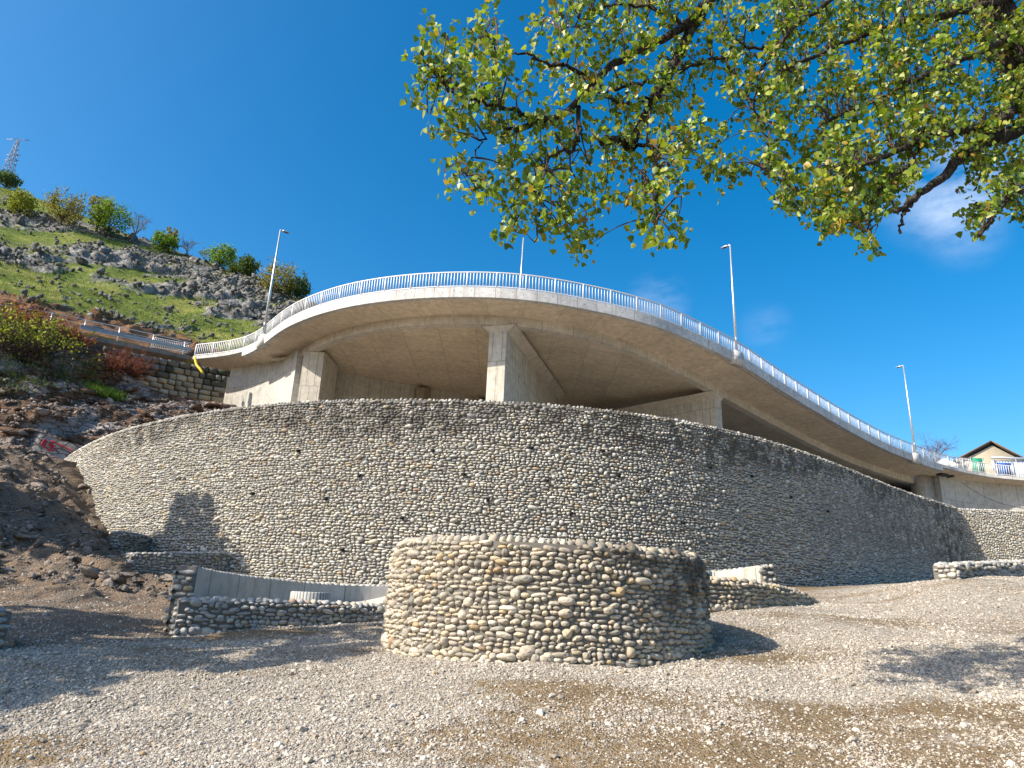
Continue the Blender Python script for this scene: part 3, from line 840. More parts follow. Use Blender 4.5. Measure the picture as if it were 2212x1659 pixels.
# wings: curved concrete inner faces with pebbled tops and ends
wl_ = lowline([(428, 1221, 12.45), (500, 1236, 14.0), (560, 1244, 15.2), (640, 1253, 16.6), (700, 1258, 17.5), (760, 1261, 18.1), (850, 1262, 18.4), (950, 1262, 18.5)], 60, 2)
wr_ = lowline([(1380, 1240, 18.6), (1450, 1237, 18.5), (1510, 1233, 18.3), (1580, 1227, 17.7), (1642, 1219, 16.8)], 50, 2)


def wing(label, P, seed, end, zdrop):
    V0 = np.column_stack([P[:, 0], P[:, 1], P[:, 2]])
    T, N, s = path_frames(V0)
    root = empty('concrete_wing_wall', (P[len(P) // 2, 0], P[len(P) // 2, 1], P[len(P) // 2, 2] - zdrop), label, 'concrete wall', 'concrete wing walls'); root['kind'] = 'thing'
    swept('concrete_face', V0, N, s, [(0, -zdrop), (0, -0.05), (0.34, -0.05), (0.34, -zdrop)], MAT['wallcon'], root)
    g = np.random.default_rng(seed)
    CS, TS, US, NS, WS, HS = [], [], [], [], [], []
    L = s[-1]
    for j in range(2):
        w = np.clip(0.15 * np.exp(g.normal(0, 0.25, 200)), 0.09, 0.24); c0 = np.cumsum(w) - w / 2; m = c0 < L; c0, w = c0[m], w[m]
        n0 = np.column_stack([np.interp(c0, s, N[:, 0]), np.interp(c0, s, N[:, 1]), 0 * c0])
        cc = np.column_stack([np.interp(c0, s, V0[:, k]) for k in range(3)]) + n0 * (0.09 + 0.17 * j) - np.array([0, 0, 0.06])
        CS.append(cc); TS.append(np.column_stack([n0[:, 1], -n0[:, 0], 0 * c0])); US.append(n0); NS.append(np.tile([0, 0, 1.], (len(cc), 1))); WS.append(w); HS.append(np.full(len(cc), 0.165))
    k = 0 if end == 'a' else -1; sg = 1 if end == 'a' else -1
    mb = MB(); mb.box(V0[k] + np.array([*N[k], 0]) * 0.17 - np.array([*T[k], 0]) * sg * 0.012 - np.array([0, 0, zdrop / 2 + 0.02]), 0.03, 0.36, zdrop, ax=[*T[k], 0], ay=[*N[k], 0]); mb.build('end_bedding', MAT['mortar'], root)
    q = stone_rows(0.44, zdrop, 0.098, 0.165, seed + 3, 0.0, 0.02, fill=False); m = (q[0] > 0.05) & (q[0] < 0.42) & (q[1] < zdrop - 0.03)
    Nd = np.array([*N[k], 0]); Td = np.array([*T[k], 0])
    cc = V0[k] - Td * sg * 0.02 - Nd * 0.04 + Nd * q[0][m][:, None] + np.array([0, 0, 1.]) * (q[1][m] - zdrop)[:, None]
    CS.append(cc); TS.append(np.tile(-Nd * sg, (len(cc), 1))); US.append(np.tile([0, 0, 1.], (len(cc), 1))); NS.append(np.tile(-Td * sg, (len(cc), 1))); WS.append(q[2][m]); HS.append(q[3][m])
    # pebbled outer face
    q = stone_rows(L, zdrop, 0.092, 0.16, seed + 9, 0.02, 0.03); m = (q[1] < zdrop - 0.08)
    n0 = np.column_stack([np.interp(q[0][m], s, N[:, 0]), np.interp(q[0][m], s, N[:, 1]), 0 * q[0][m]])
    cc = np.column_stack([np.interp(q[0][m], s, V0[:, k2]) for k2 in range(3)]) + n0 * 0.345 + np.array([0, 0, 1.]) * (q[1][m] - zdrop)[:, None]
    CS.append(cc); TS.append(np.column_stack([-n0[:, 1], n0[:, 0], 0 * n0[:, 0]])); US.append(np.tile([0, 0, 1.], (len(cc), 1))); NS.append(n0); WS.append(q[2][m]); HS.append(q[3][m])
    C, T_, U_, N_, w, h = [np.concatenate(a) for a in (CS, TS, US, NS, WS, HS)]
    V, tri, q, col = stone_geo(C, T_, U_, N_, w, h, np.minimum(0.055, 0.6 * np.minimum(w, h)), g, 10, (0.4, 0.78))
    place_stones(root, V, tri, q, col, MAT['stone'], 120, 'stone')


wing('curved concrete wall with pebbled top and pebbled end pier, behind the low dark wall', wl_, 191, 'a', 1.15)
wing('pale curved concrete wall with pebbled top, between the round wall and its pebbled right end', wr_, 201, 'b', 1.3)

# long low wall at the right edge
re_ = np.linspace(PY(2064, 1221, 16.6), PY(2330, 1190, 23.5), 50)
re_[:, 2] = np.linspace(PY(2064, 1221, 16.6)[2], PY(2230, 1206.5, 20.4)[2] + 0.3, 50)
pebble_wall('long_low_pebble_wall', 'low wall at the right edge with a sunlit stone end and a black shaded side', None, re_, ground(re_[:, 0], re_[:, 1]) - 0.5, re_[:, 2], 211, thick=0.5, seg=12, ts=(0.35, 0.68, 0.9),
            ends=('a',), rh=0.10, wmed=0.18, depth=0.06)
# stub at the left edge
le_ = np.linspace(PY(-90, 1318, 9.3), PY(26, 1322, 9.8), 30)
pebble_wall('pebble_stub_wall', 'dark end of a low pebble wall at the left edge in deep shade', None, le_, ground(le_[:, 0], le_[:, 1]) - 0.5, le_[:, 2], 221, thick=0.4, seg=12, ts=(0.35, 0.68, 0.9),
            ends=('b',), rh=0.09, wmed=0.15, depth=0.06)
# buttress and ledge at the foot of the tall wall
bt = np.linspace(PY(268, 1158, 22.0), PY(340, 1155, 24.0), 20); bt[:, 2] = bt[:, 2].mean()
pebble_wall('pebble_buttress', 'small dark pebble block against the foot of the tall wall, above the earth bank', None, bt, bt[:, 2] - 2.0, bt[:, 2], 231, thick=0.45, seg=8, ts=(0.5, 0.85), ends=('a',), cat='stone block')
ld = np.linspace(PY(285, 1197, 19.2), PY(508, 1195, 21.6), 30)
pebble_wall('pebble_ledge_wall', 'low pebble ledge between the buttress and the concrete wing wall', None, ld, ld[:, 2] - 1.6, ld[:, 2], 241, thick=0.45, seg=8, ts=(0.5, 0.85), cat='stone wall', ends=('a',))


# concrete drums and bench inside the wings
def drum(c, r, z0, z1, label):
    n = 48; a = np.arange(n) * 2 * math.pi / n
    e = []
    rings = [(r, z0), (r, z1 - 0.02), (r - 0.02, z1), (0.0, z1)]
    V, UV = [], []
    for rr, zz in rings:
        V.append(np.column_stack([c[0] + rr * np.cos(a), c[1] + rr * np.sin(a), np.full(n, zz)])); UV.append(np.column_stack([a * r, np.full(n, zz)]))
    V = np.concatenate(V); Q = []
    for k in range(3):
        for j in range(n): Q.append((k * n + j, k * n + (j + 1) % n, (k + 1) * n + (j + 1) % n, (k + 1) * n + j))
    o = V.mean(0); o[2] = z0
    tag(link('concrete_drum', mesh_np('concrete_drum', V - o, [Q], MAT['cyl'], False, uv=np.concatenate(UV)), None, o), label, 'concrete drum', 'concrete drums behind the low walls')


a = PY(660, 1277, 14.6); drum((a[0], a[1] + 0.4), 0.40, 0.6, a[2] - 0.01, 'round board-marked concrete drum behind the low dark wall at left')
a = PY(1515, 1231, 15.6); drum((a[0], a[1] + 0.4), 0.34, 1.0, a[2], 'round concrete drum just right of the round wall, against the pale wing')
bn = lowline([(730, 1304, 15.6), (770, 1300, 15.55), (805, 1294, 15.3), (838, 1286, 14.9), (860, 1280, 14.6)], 30, 1)
T, N, s = path_frames(bn)
o = swept('concrete_bench', bn, N, s, [(0, -0.14), (0, 0), (0.9, 0), (0.9, -0.14)], MAT['wallcon'], None)
tag(o, 'curved concrete slab rising towards the round wall, behind the low dark wall', 'concrete slab')

# ------------------------------------------------------------------ bridge
_ek = [(417, 769), (470, 764), (519, 755), (561, 734), (610, 695), (676, 664), (754, 642), (853, 627), (964, 620), (1023, 619.5), (1142, 626), (1258, 645), (1365, 668.5), (1457, 699), (1527, 731.5),
       (1587, 761), (1650, 801), (1702, 835), (1750, 865), (1798, 894), (1842, 920), (1885, 943), (1928, 964), (1975, 982), (2032, 1002), (2082, 1014), (2148, 1025.5), (2210, 1031), (2290, 1036)]
_ez = lambda x: np.interp(x, [417, 560, 1000, 1300, 1500, 1700, 1850, 1975, 2082, 2210, 2290], [19.6, 19.6, 19.4, 19.2, 18.7, 17.8, 16.9, 16.1, 15.6, 15.1, 14.9])
edge = gsmooth(nspline(np.array([PZ(x, y, _ez(x)) for x, y in _ek]), 420), 5)
eT, eN, eS = path_frames(edge)
eN = gsmooth(eN, 4); eN /= np.linalg.norm(eN, axis=1, keepdims=True)
epx = proj(edge)[:, 0]
at = lambda x: int(np.argmin(np.abs(epx - x)))       # index of the path point that shows at column x


def sub(a, b):
    return slice(a, b + 1)


bridge = empty('concrete_bridge', (0, 48, 7.2), 'curved concrete hairpin bridge on piers above the pebble wall', 'bridge')
i0, i1, i2, i3 = 0, at(523), at(2036), len(edge) - 1
for a, b, h in ((i0, i1, 0.28), (i1, i2, 0.66), (i2, i3, 0.30)):
    q = sub(a, b)
    swept('edge_fascia', edge[q], eN[q], eS[q], [(0, -h), (0, 0), (0.36, 0.004), (0.36, -h + 0.006)], MAT['fascia'], bridge)
OV = 2.5
OVX = np.interp(epx, [1250, 1560, 2050], [2.5, 3.25, 3.3])          # the overhang grows towards the lower end
eB = edge.copy(); eB[:, :2] += eN * (OVX - OV)[:, None]
q = sub(i1, i2)
swept('cantilever_slab', edge[q], eN[q] * (OVX[q] / OV)[:, None], eS[q], [(0.365, -0.60), (0.365, -0.06), (OV + 0.1, -0.06), (OV + 0.1, -0.76)], MAT['soffit'], bridge)
for a, b in ((i0, i1), (i2, i3)):
    q = sub(a, b)
    swept('approach_slab', edge[q], eN[q], eS[q], [(0.365, -0.27), (0.365, -0.05), (2.6, -0.05), (2.6, -0.5)], MAT['soffit'], bridge)
b0, b1 = at(585), at(2040)
q = sub(b0, b1)
swept('edge_beam', eB[q], eN[q], eS[q], [(OV, -1.36), (OV - 0.03, -0.5), (OV + 0.55, -0.5), (OV + 0.55, -1.36)], MAT['beam'], bridge)
# wide deck between the edge beam and the rear wall
q = np.arange(at(582), i2 + 1, 3); u = np.linspace(0, 1, len(q))
inn = np.column_stack([eB[q, :2] + eN[q] * (OV + 0.5), edge[q, 2] - 1.0])
bk = nspline(np.array([(-19.0, 50.2, 18.6), (-1.8, 57.6, 18.3), (20, 66, 17.0), (49, 77, 14.7)]), len(q))
m = 10
f = np.linspace(0, 1, m)[None, :, None]
lo = inn[:, None] * (1 - f) + bk[:, None] * f
hi = lo + np.array([0, 0, 0.95])
nq = len(q); I = np.arange(nq * m).reshape(nq, m)
Q1 = np.stack([I[:-1, :-1], I[:-1, 1:], I[1:, 1:], I[1:, :-1]], -1).reshape(-1, 4)
V = np.concatenate([lo.reshape(-1, 3), hi.reshape(-1, 3)]); o = V.mean(0)
UV = np.concatenate([lo[..., :2].reshape(-1, 2)] * 2)
link('deck_slab', mesh_np('deck_slab', V - o, [Q1, Q1[:, ::-1] + nq * m], None, False, uv=UV, mats=[MAT['soffit'], MAT['asphalt']], fmat=np.concatenate([np.zeros(len(Q1)), np.ones(len(Q1))])), bridge, o)
# rear wall and its pilasters
r0_ = int(nq * .06); rb = bk[r0_:].copy(); rb[:, :2] += np.array([0.05, -0.15]); rT, rN, rS = path_frames(rb)
swept('rear_wall', rb, rN, rS, [(0, -12), (0, -0.01), (0.5, -0.01), (0.5, -12)], MAT['wallcon'], bridge)
for k in np.linspace(0.115 * nq, len(rb) - 8, 11).astype(int):
    mb = MB(); c = rb[k] - np.array([*rN[k], 0]) * 0.35 + np.array([0, 0, -6.5])
    mb.box(c, 1.1, 0.9, 12.4, ax=[*rT[k], 0], ay=[*rN[k], 0])
    V = np.concatenate(mb.v); UVp = np.column_stack([V[:, 0] + V[:, 1], V[:, 2]]); o = V.mean(0)
    link('pilaster', mesh_np('pilaster', V - o, [np.concatenate(mb.f4)], MAT['pier'], False, uv=UVp), bridge, o)


def pier(px, width, length, direc, foot=6.5, label=None, front=0.0, cap=True, zoff=0.0):
    k = at(px)
    n = eN[k]; z = edge[k, 2] - 1.36 + zoff
    d = np.array(direc, float); d /= np.linalg.norm(d); t = np.array([d[1], -d[0]])
    c0 = eB[k, :2] + n * (OV + front)
    parts = []
    def solid(name, prof, mat, parent):
        # prof: list of (half width, z) from the bottom up, extruded along d
        V = []
        for l in (0, length):
            for w, zz in prof: V += [[*(c0 + d * l - t * w), zz], [*(c0 + d * l + t * w), zz]]
        V = np.array(V); mm = len(prof); Q = []
        for i in range(mm - 1):
            a = 2 * i
            Q += [(a, a + 1, a + 3, a + 2), (2 * mm + a, 2 * mm + a + 2, 2 * mm + a + 3, 2 * mm + a + 1),
                  (a, a + 2, 2 * mm + a + 2, 2 * mm + a), (a + 1, 2 * mm + a + 1, 2 * mm + a + 3, a + 3)]
        Q += [(0, 2 * mm, 2 * mm + 1, 1), (2 * mm - 2, 2 * mm - 1, 4 * mm - 1, 4 * mm - 2)]
        # split the faces so that corners stay crisp, map them in metres
        VV, UV, QQ = [], [], []
        for qd in Q:
            p = V[list(qd)]; b = len(VV) * 4; VV.append(p)
            along = np.column_stack([(p[:, :2] - c0) @ (d + t), p[:, 2]]); UV.append(along); QQ.append((b, b + 1, b + 2, b + 3))
        VV = np.concatenate(VV); UV = np.concatenate(UV); o = VV.mean(0); o[2] = prof[0][1]
        return link(name, mesh_np(name, VV - o, [QQ], mat, False, uv=UV), parent, o)
    w = width / 2
    p = solid('pier', [(w, foot), (w, z - 0.42)], MAT['pier'], bridge)
    if cap:
        solid('pier_head', [(w + 0.002, z - 0.42), (w * 2.05, z + 0.02)], MAT['beam'], p)
    return p


pier(1078, 1.12, 15, (0.29, 0.957))
pier(1640, 0.9, 15, (-0.70, 0.71))
pier(606, 1.5, 3.2, (0.08, 1.0), cap=False, front=0.25, zoff=0.42)

# abutments
def swept_part(name, a, b, prof, mat, zrel=True):
    q = sub(a, b)
    return swept(name, edge[q], eN[q], eS[q], prof, mat, bridge)


swept_part('abutment_wall', at(455), at(585), [(2.2, -9), (2.2, -0.42), (3.2, -0.55), (3.2, -9)], MAT['wallcon'])
swept_part('abutment_wall', at(2066), i3, [(1.9, -9.5), (1.9, -0.42), (3.0, -0.5), (3.0, -9.5)], MAT['wallcon'])
k = at(2052)
mb = MB(); mb.box([*(edge[k, :2] + eN[k] * 3.2), edge[k, 2] - 5], 1.6, 1.4, 9, ax=[*eT[k], 0], ay=[*eN[k], 0]); V = np.concatenate(mb.v); o = V.mean(0)
link('recess_column', mesh_np('recess_column', V - o, [np.concatenate(mb.f4)], MAT['beam'], False, uv=V[:, [0, 2]]), bridge, o)
# lamp bases on the fascia
for x in (566, 1592, 1979):
    k = at(x); n = np.array([*eN[k], 0]); t = np.array([*eT[k], 0])
    mb = MB(); c = edge[k] - n * 0.0 + np.array([0, 0, -0.33])
    pr = [(-0.62, -0.38), (0.62, -0.38), (0.50, 0.47), (-0.50, 0.47)]
    V = np.array([c + t * a + n * b + np.array([0, 0, z]) for b in (-0.16, 0.47) for a, z in pr])
    Q = [(0, 1, 2, 3), (7, 6, 5, 4), (0, 4, 5, 1), (1, 5, 6, 2), (2, 6, 7, 3), (3, 7, 4, 0)]
    o = V.mean(0)
    link('lamp_base', mesh_np('lamp_base', V - o, [np.array(Q)], MAT['fascia'], False, uv=V[:, [0, 2]]), bridge, o)
# tie-rod holes along the fascia
hb = MB()
for x in np.arange(eS[i1] + 0.6, eS[i2], 0.62):
    k = int(np.searchsorted(eS, x)); n = np.array([*eN[k], 0]); t = np.array([*eT[k], 0])
    c = edge[k] - n * 0.003 + np.array([0, 0, -0.22 - 0.12 * (int(x / 0.62) % 2)])
    th8 = np.arange(6) * math.pi / 3
    hb.add(np.array([c + t * 0.03 * math.cos(v) + np.array([0, 0, 0.03 * math.sin(v)]) for v in th8]), f4=[(0, 1, 2, 3), (0, 3, 4, 5)])
ob = hb.build('tie_holes', MAT['dark_metal'], bridge); ob['kind'] = 'stuff'
# drain openings and hanging cable at the right abutment
k = at(2062)
for dx, wd in ((0.0, 0.5), (0.75, 0.35), (1.7, 0.3)):
    kk = min(k + int(dx * 3), len(edge) - 1); n = np.array([*eN[kk], 0]); t = np.array([*eT[kk], 0])
    mb = MB(); mb.box(edge[kk] + n * 1.5 + np.array([0, 0, -0.47]), wd, 0.6, 0.16, ax=t, ay=n); mb.build('drain_opening', MAT['dark_metal'], bridge)
ca, cb = PY(2068, 1037, 60.5), PY(2212, 1098, 58)
cbp = [ca * (1 - v) + cb * v + np.array([0, 0, -0.5 * math.sin(math.pi * v)]) for v in np.linspace(0, 1, 16)]
mb = MB(); mb.tube(cbp, 0.03, 5); tag(mb.build('hanging_cable', MAT['dark_metal']), 'thin dark cable drooping across the right abutment wall', 'cable')

# kerb and road on the deck edge
q = sub(0, i3)
swept('road_edge_strip', edge[q], eN[q], eS[q], [(0.362, -0.045), (0.362, -0.03), (3.2, -0.03), (3.2, -0.045)], MAT['asphalt'], bridge)

# ------------------------------------------------------------------ railing
rail = empty('bridge_railing', (0, 38, 19.4), 'white steel baluster railing along the outer edge of the bridge', 'railing'); rail['kind'] = 'thing'
RH = 1.08
for nm, z0, z1, w0, w1 in (('top_rail', RH - 0.06, RH, 0.10, 0.17), ('bottom_rail', 0.10, 0.145, 0.11, 0.16)):
    q = sub(0, i3)
    swept(nm, edge[q], eN[q], eS[q], [(w0, z0), (w0, z1), (w1, z1), (w1, z0)], MAT['white_steel'], rail)
unit = {}
for nm, a, b, h in (('post', 0.085, 0.075, RH - 0.06), ('baluster', 0.052, 0.022, RH - 0.205)):
    mb = MB(); mb.box((0, 0, h / 2), a, b, h); unit[nm] = mb.mesh(nm, MAT['white_steel'])
L = eS[-1]; step = 1.80; nb_ = 8
allb = []
for i in range(int(L / step) + 1):
    s0 = i * step + 0.03
    for j in range(nb_ + 1):
        sj = s0 + step * j / (nb_ + 1)
        if sj > L - 0.02: break
        P = np.array([np.interp(sj, eS, edge[:, k]) for k in range(3)]); n = np.array([np.interp(sj, eS, eN[:, k]) for k in range(2)]); n /= np.linalg.norm(n)
        P[:2] += n * 0.135
        if j == 0:
            o = link('post', unit['post'], rail, P); o.rotation_euler = (0, 0, math.atan2(-n[0], n[1]))
        else:
            allb.append((P + np.array([0, 0, 0.145]), math.atan2(-n[0], n[1])))
pb = proj(np.array([b[0] for b in allb]))
vis = (pb[:, 0] > -5) & (pb[:, 0] < 2217)
order = np.argsort(np.where(vis, pb[:, 2], 1e9)); restb = MB()
for r, k in enumerate(order):
    P, a = allb[k]
    if r < 300 and vis[k]:
        o = link('baluster', unit['baluster'], rail, P); o.rotation_euler = (0, 0, a)
    else:
        restb.box(P + np.array([0, 0, (RH - 0.205) / 2]), 0.052, 0.022, RH - 0.205, ax=[math.cos(a), math.sin(a), 0], ay=[-math.sin(a), math.cos(a), 0])
ob = restb.build('far_balusters', MAT['white_steel'], rail); ob['kind'] = 'stuff'

# ------------------------------------------------------------------ street lamps
def lamp(P, H, d, label, arm=0.55, lean=(0, 0), group='street lamps along the bridge edge'):
    r = empty('street_lamp', P, label, 'street lamp', group)
    P = np.asarray(P, float); d = np.array([d[0], d[1], 0.0]); d /= np.linalg.norm(d)
    top = P + np.array([lean[0], lean[1], H])
    mb = MB(); mb.tube([P, P + (top - P) * 0.5, top], [0.095, 0.078, 0.05], 10); mb.build('pole', MAT['galv'], r, True, P)
    mb = MB(); mb.box(P + np.array([0, 0, 0.015]), 0.34, 0.34, 0.03); mb.build('base_plate', MAT['galv'], r)
    mb = MB(); mb.box(P + np.array([0, 0, 0.9]) - np.array([0.0, 0.088, 0]), 0.09, 0.02, 0.32); mb.build('service_door', MAT['galv'], r)
    mb = MB(); mb.tube([top - d * 0.02, top + d * 0.2 + np.array([0, 0, 0.02])], 0.045, 8); mb.build('arm', MAT['galv'], r, True)
    pd = np.array([-d[1], d[0], 0]); c = top + d * (0.2 + arm / 2 - 0.03) + np.array([0, 0, 0.0]); up = np.array([0, 0, 1.])
    V = []
    for l, w, t in ((-arm / 2, .09, .06), (-arm / 4, .13, .075), (arm / 3, .13, .06), (arm / 2, .09, .03)):
        V += [c + d * l + pd * a * w + up * b for a, b in ((-1, -.03), (1, -.03), (.7, t), (-.7, t))]
    V = np.array(V); Q = [(0, 3, 2, 1), (12, 13, 14, 15)]
    for k in range(3):
        for j in range(4): Q.append((4 * k + j, 4 * k + (j + 1) % 4, 4 * k + 4 + (j + 1) % 4, 4 * k + 4 + j))
    o = V.mean(0)
    head = link('lamp_head', mesh_np('lamp_head', V - o, [np.array(Q)], MAT['galv']), r, o)
    mb = MB(); mb.box(c - up * 0.036, arm * 0.6, 0.17, 0.012, ax=d, ay=pd); mb.build('lens', MAT['dark_metal'], head)
    return r


for x, top, lb in ((566, (601, 497), 'tall grey street lamp at the left end of the bridge, in front of the hill'), (1592, (1577, 529), 'tall street lamp in the middle of the falling right half of the bridge'),
                   (1979, (1951, 790), 'street lamp farthest right, at the lower end of the bridge near the house')):
    k = at(x); n = np.array([*eN[k], 0]); P = edge[k] + n * 0.02 + np.array([0, 0, 0.145])
    H = 7.0
    for _ in range(40):                # height so that the lamp ends where the photograph shows it
        y = proj(P + np.array([0, 0, H]))[1]; H += (y - top[1]) * 0.02
    lamp(P, H, eN[k], lb)
P = PY(1121, 625, 44.5); P[2] = 19.35
Ht = PY(1131, 514, 44.5)[2] - P[2]
r = empty('banner_pole', P, 'pole with two narrow dark banners standing behind the railing at the top of the bend', 'pole')
tp = np.array([PY(1131, 514, 44.5)[0], 44.5, P[2] + Ht])
mb = MB(); mb.tube([P, (P + tp) / 2, tp], [0.085, 0.07, 0.05], 8); mb.build('pole', MAT['galv'], r, True, P)
ax_ = (tp - P) / np.linalg.norm(tp - P)
for a, b in ((0.56, 0.745), (0.77, 0.985)):
    c = P + (tp - P) * (a + b) / 2
    mb = MB(); mb.box(c + np.array([-0.05, 0.42, 0]), 0.05, 0.8, (b - a) * Ht, az=ax_); mb.build('banner', MAT['dark_metal'], r)
    for q in (a, b):
        mb = MB(); mb.tube([P + (tp - P) * q, P + (tp - P) * q + np.array([0, 0.85, 0])], 0.022, 6); mb.build('bracket', MAT['galv'], r)

# ------------------------------------------------------------------ terrace, road and rock cut behind the tall wall
n_ = len(wall_path)
tin = np.column_stack([wall_path + path_frames(np.column_stack([wall_path, np.zeros(n_)]))[1] * 0.3, np.full(n_, WALL_Z - 0.15)])
tout = np.column_stack([np.linspace(-34, 46, n_), np.linspace(60, 79, n_), np.full(n_, 7.0)])
mm = 14
f = np.linspace(0, 1, mm)[None, :, None]
Tg = tin[:, None] * (1 - f) + tout[:, None] * f
Tg[:, 1:-1, 2] += 0.12 * fbm(Tg[:, 1:-1, 0], Tg[:, 1:-1, 1], seed=61)
I = np.arange(n_ * mm).reshape(n_, mm)
Qt = np.stack([I[:-1, :-1], I[1:, :-1], I[1:, 1:], I[:-1, 1:]], -1).reshape(-1, 4)
tag(link('terrace_ground', mesh_np('terrace_ground', Tg.reshape(-1, 3), [Qt], MAT['ground'], True, {'soil': np.full(n_ * mm, 0.3), 'dirt': np.zeros(n_ * mm)})), kind='structure')


def patch(name, rows, nu, nv, mat, disp, attrs=None, smooth=True):
    """a terrain sheet through rows of points (each a polyline of equal meaning), displaced"""
    R = [nspline(np.array(r), nu) for r in rows]
    R = np.array(R)                    # rows x nu x 3
    k = np.linspace(0, len(rows) - 1, nv); a = np.clip(np.floor(k).astype(int), 0, len(rows) - 2); t = (k - a)[:, None, None]
    G = R[a] * (1 - t) + R[a + 1] * t
    dv = np.gradient(G, axis=0); du = np.gradient(G, axis=1)
    N = np.cross(du, dv); N /= np.linalg.norm(N, axis=2, keepdims=True) + 1e-9
    N = np.where(N[..., 2:3] < 0, -N, N)
    h = disp(G, k[:, None] * np.ones((1, nu)))
    G = G + N * h[..., None]
    I = np.arange(nu * nv).reshape(nv, nu)
    Q = np.stack([I[:-1, :-1], I[:-1, 1:], I[1:, 1:], I[1:, :-1]], -1).reshape(-1, 4)
    at_ = {} if attrs is None else {kk: v.ravel() for kk, v in attrs(G, k[:, None] * np.ones((1, nu)), h).items()}
    o = link(name, mesh_np(name, G.reshape(-1, 3), [Q], mat, smooth, at_)); o['kind'] = 'structure'
    return G, N


def cut_disp(G, k):
    x, y, z = G[..., 0], G[..., 1], G[..., 2]
    a = x * 0.8 + z * 0.35; b = z * 0.9 - x * 0.30
    f1, f2, v = worley(a * 0.55, b * 1.1, 71); g1, g2, u = worley(a * 1.5, b * 2.6, 72)
    e = np.minimum(1, np.minimum(k / 0.25, (3 - k) / 0.2)).clip(0, 1)
    return e * (0.85 * (v - 0.5) * np.clip((f2 - f1) * 3.5, 0, 1) + 0.36 * (u - 0.5) * np.clip((g2 - g1) * 4, 0, 1) + 0.35 * fbm(a * 0.8, b * 0.9, seed=73))


cut_rows = [[PY(*q) for q in [(-330, 1060, 30), (-150, 1040, 31), (0, 1015, 32.5), (100, 1030, 34), (160, 1040, 36), (220, 1010, 36.5), (310, 970, 37), (420, 940, 40), (520, 930, 46)]],
            [PY(*q) for q in [(-330, 930, 33), (-150, 920, 34), (0, 905, 35.5), (90, 920, 36.5), (160, 930, 38), (220, 915, 39.5), (310, 905, 41.5), (420, 898, 45), (520, 905, 48.5)]],
            [PY(*q) for q in [(-330, 800, 36), (-150, 800, 37), (0, 800, 38.5), (90, 810, 40.5), (160, 825, 42.5), (220, 835, 44.5), (310, 862, 46), (420, 878, 48.6), (520, 895, 50)]],
            [PY(*q) for q in [(-330, 640, 38), (-150, 655, 39.5), (0, 686, 41.5), (90, 708, 43.4), (160, 722, 45.0), (222, 742, 46.3), (300, 820, 47.5), (420, 862, 50.0), (520, 885, 51)]]]
cutG, cutN = patch('rock_cut', cut_rows, 230, 170, MAT['cut_rock'], cut_disp, smooth=False)

# road that runs off to the left, with its kerb
rd = np.array([PY(*q) for q in [(-330, 668, 38.5), (-150, 672, 40), (0, 692, 42), (108, 708, 44), (180, 722, 45.3), (256, 737, 47), (326, 751, 49), (410, 769, 51.6)]])
rd = gsmooth(nspline(rd, 80), 2); dT, dN, dS = path_frames(rd)
o = swept('upper_road', rd, dN, dS, [(0, -0.32), (0, 0), (0.35, 0.0), (0.36, -0.12), (7, -0.12), (7, -0.4)], MAT['road_kerb'], None); o['kind'] = 'structure'

# guardrail with its handrail
gr = empty('guardrail', rd[40], 'grey steel crash barrier with thin handrail along the upper road at left', 'guardrail'); gr['kind'] = 'thing'
q = slice(int(np.argmin(np.abs(proj(rd)[:, 0] - 172))), 80)
swept('crash_beam', rd[q], dN[q], dS[q], [(0.02, 0.36), (0.0, 0.42), (0.05, 0.50), (0.05, 0.54), (0.0, 0.62), (0.02, 0.68), (0.08, 0.68), (0.08, 0.36)], MAT['guard'], gr)
tb = MB(); tb.tube(np.column_stack([rd[:, :2] + dN * 0.12, rd[:, 2] + 1.12]), 0.028, 6); tb.build('handrail', MAT['galv'], gr, True)
tb = MB(); tb.tube(np.column_stack([rd[:, :2] + dN * 0.12, rd[:, 2] + 0.80]), 0.012, 4); tb.build('wire', MAT['galv'], gr, True)
for x in (-60, 22, 108, 181, 257, 327, 398):
    k = int(np.argmin(np.abs(proj(rd)[:, 0] - x)))
    mb = MB(); mb.box(rd[k] + np.array([dN[k, 0] * 0.14, dN[k, 1] * 0.14, 0.56]), 0.07, 0.10, 1.14, ax=[*dT[k], 0], ay=[*dN[k], 0]); mb.build('post', MAT['galv'], gr)
# low white railing on the far side of that road
fr = empty('far_railing', rd[70], 'short white railing on the far side of the upper road, behind the crash barrier', 'railing'); fr['kind'] = 'thing'
fp = np.linspace(PY(330, 752, 55), PY(404, 765, 56), 20)
for z in (0.95, 0.12):
    tb = MB(); tb.tube(fp + np.array([0, 0, z]), 0.03, 4); tb.build('rail', MAT['white_steel'], fr)
mb = MB(); mb.box((0, 0, .5), .035, .035, .85); bu = mb.mesh('baluster', MAT['white_steel'])
for k in range(0, 20): link('baluster', bu, fr, fp[k])

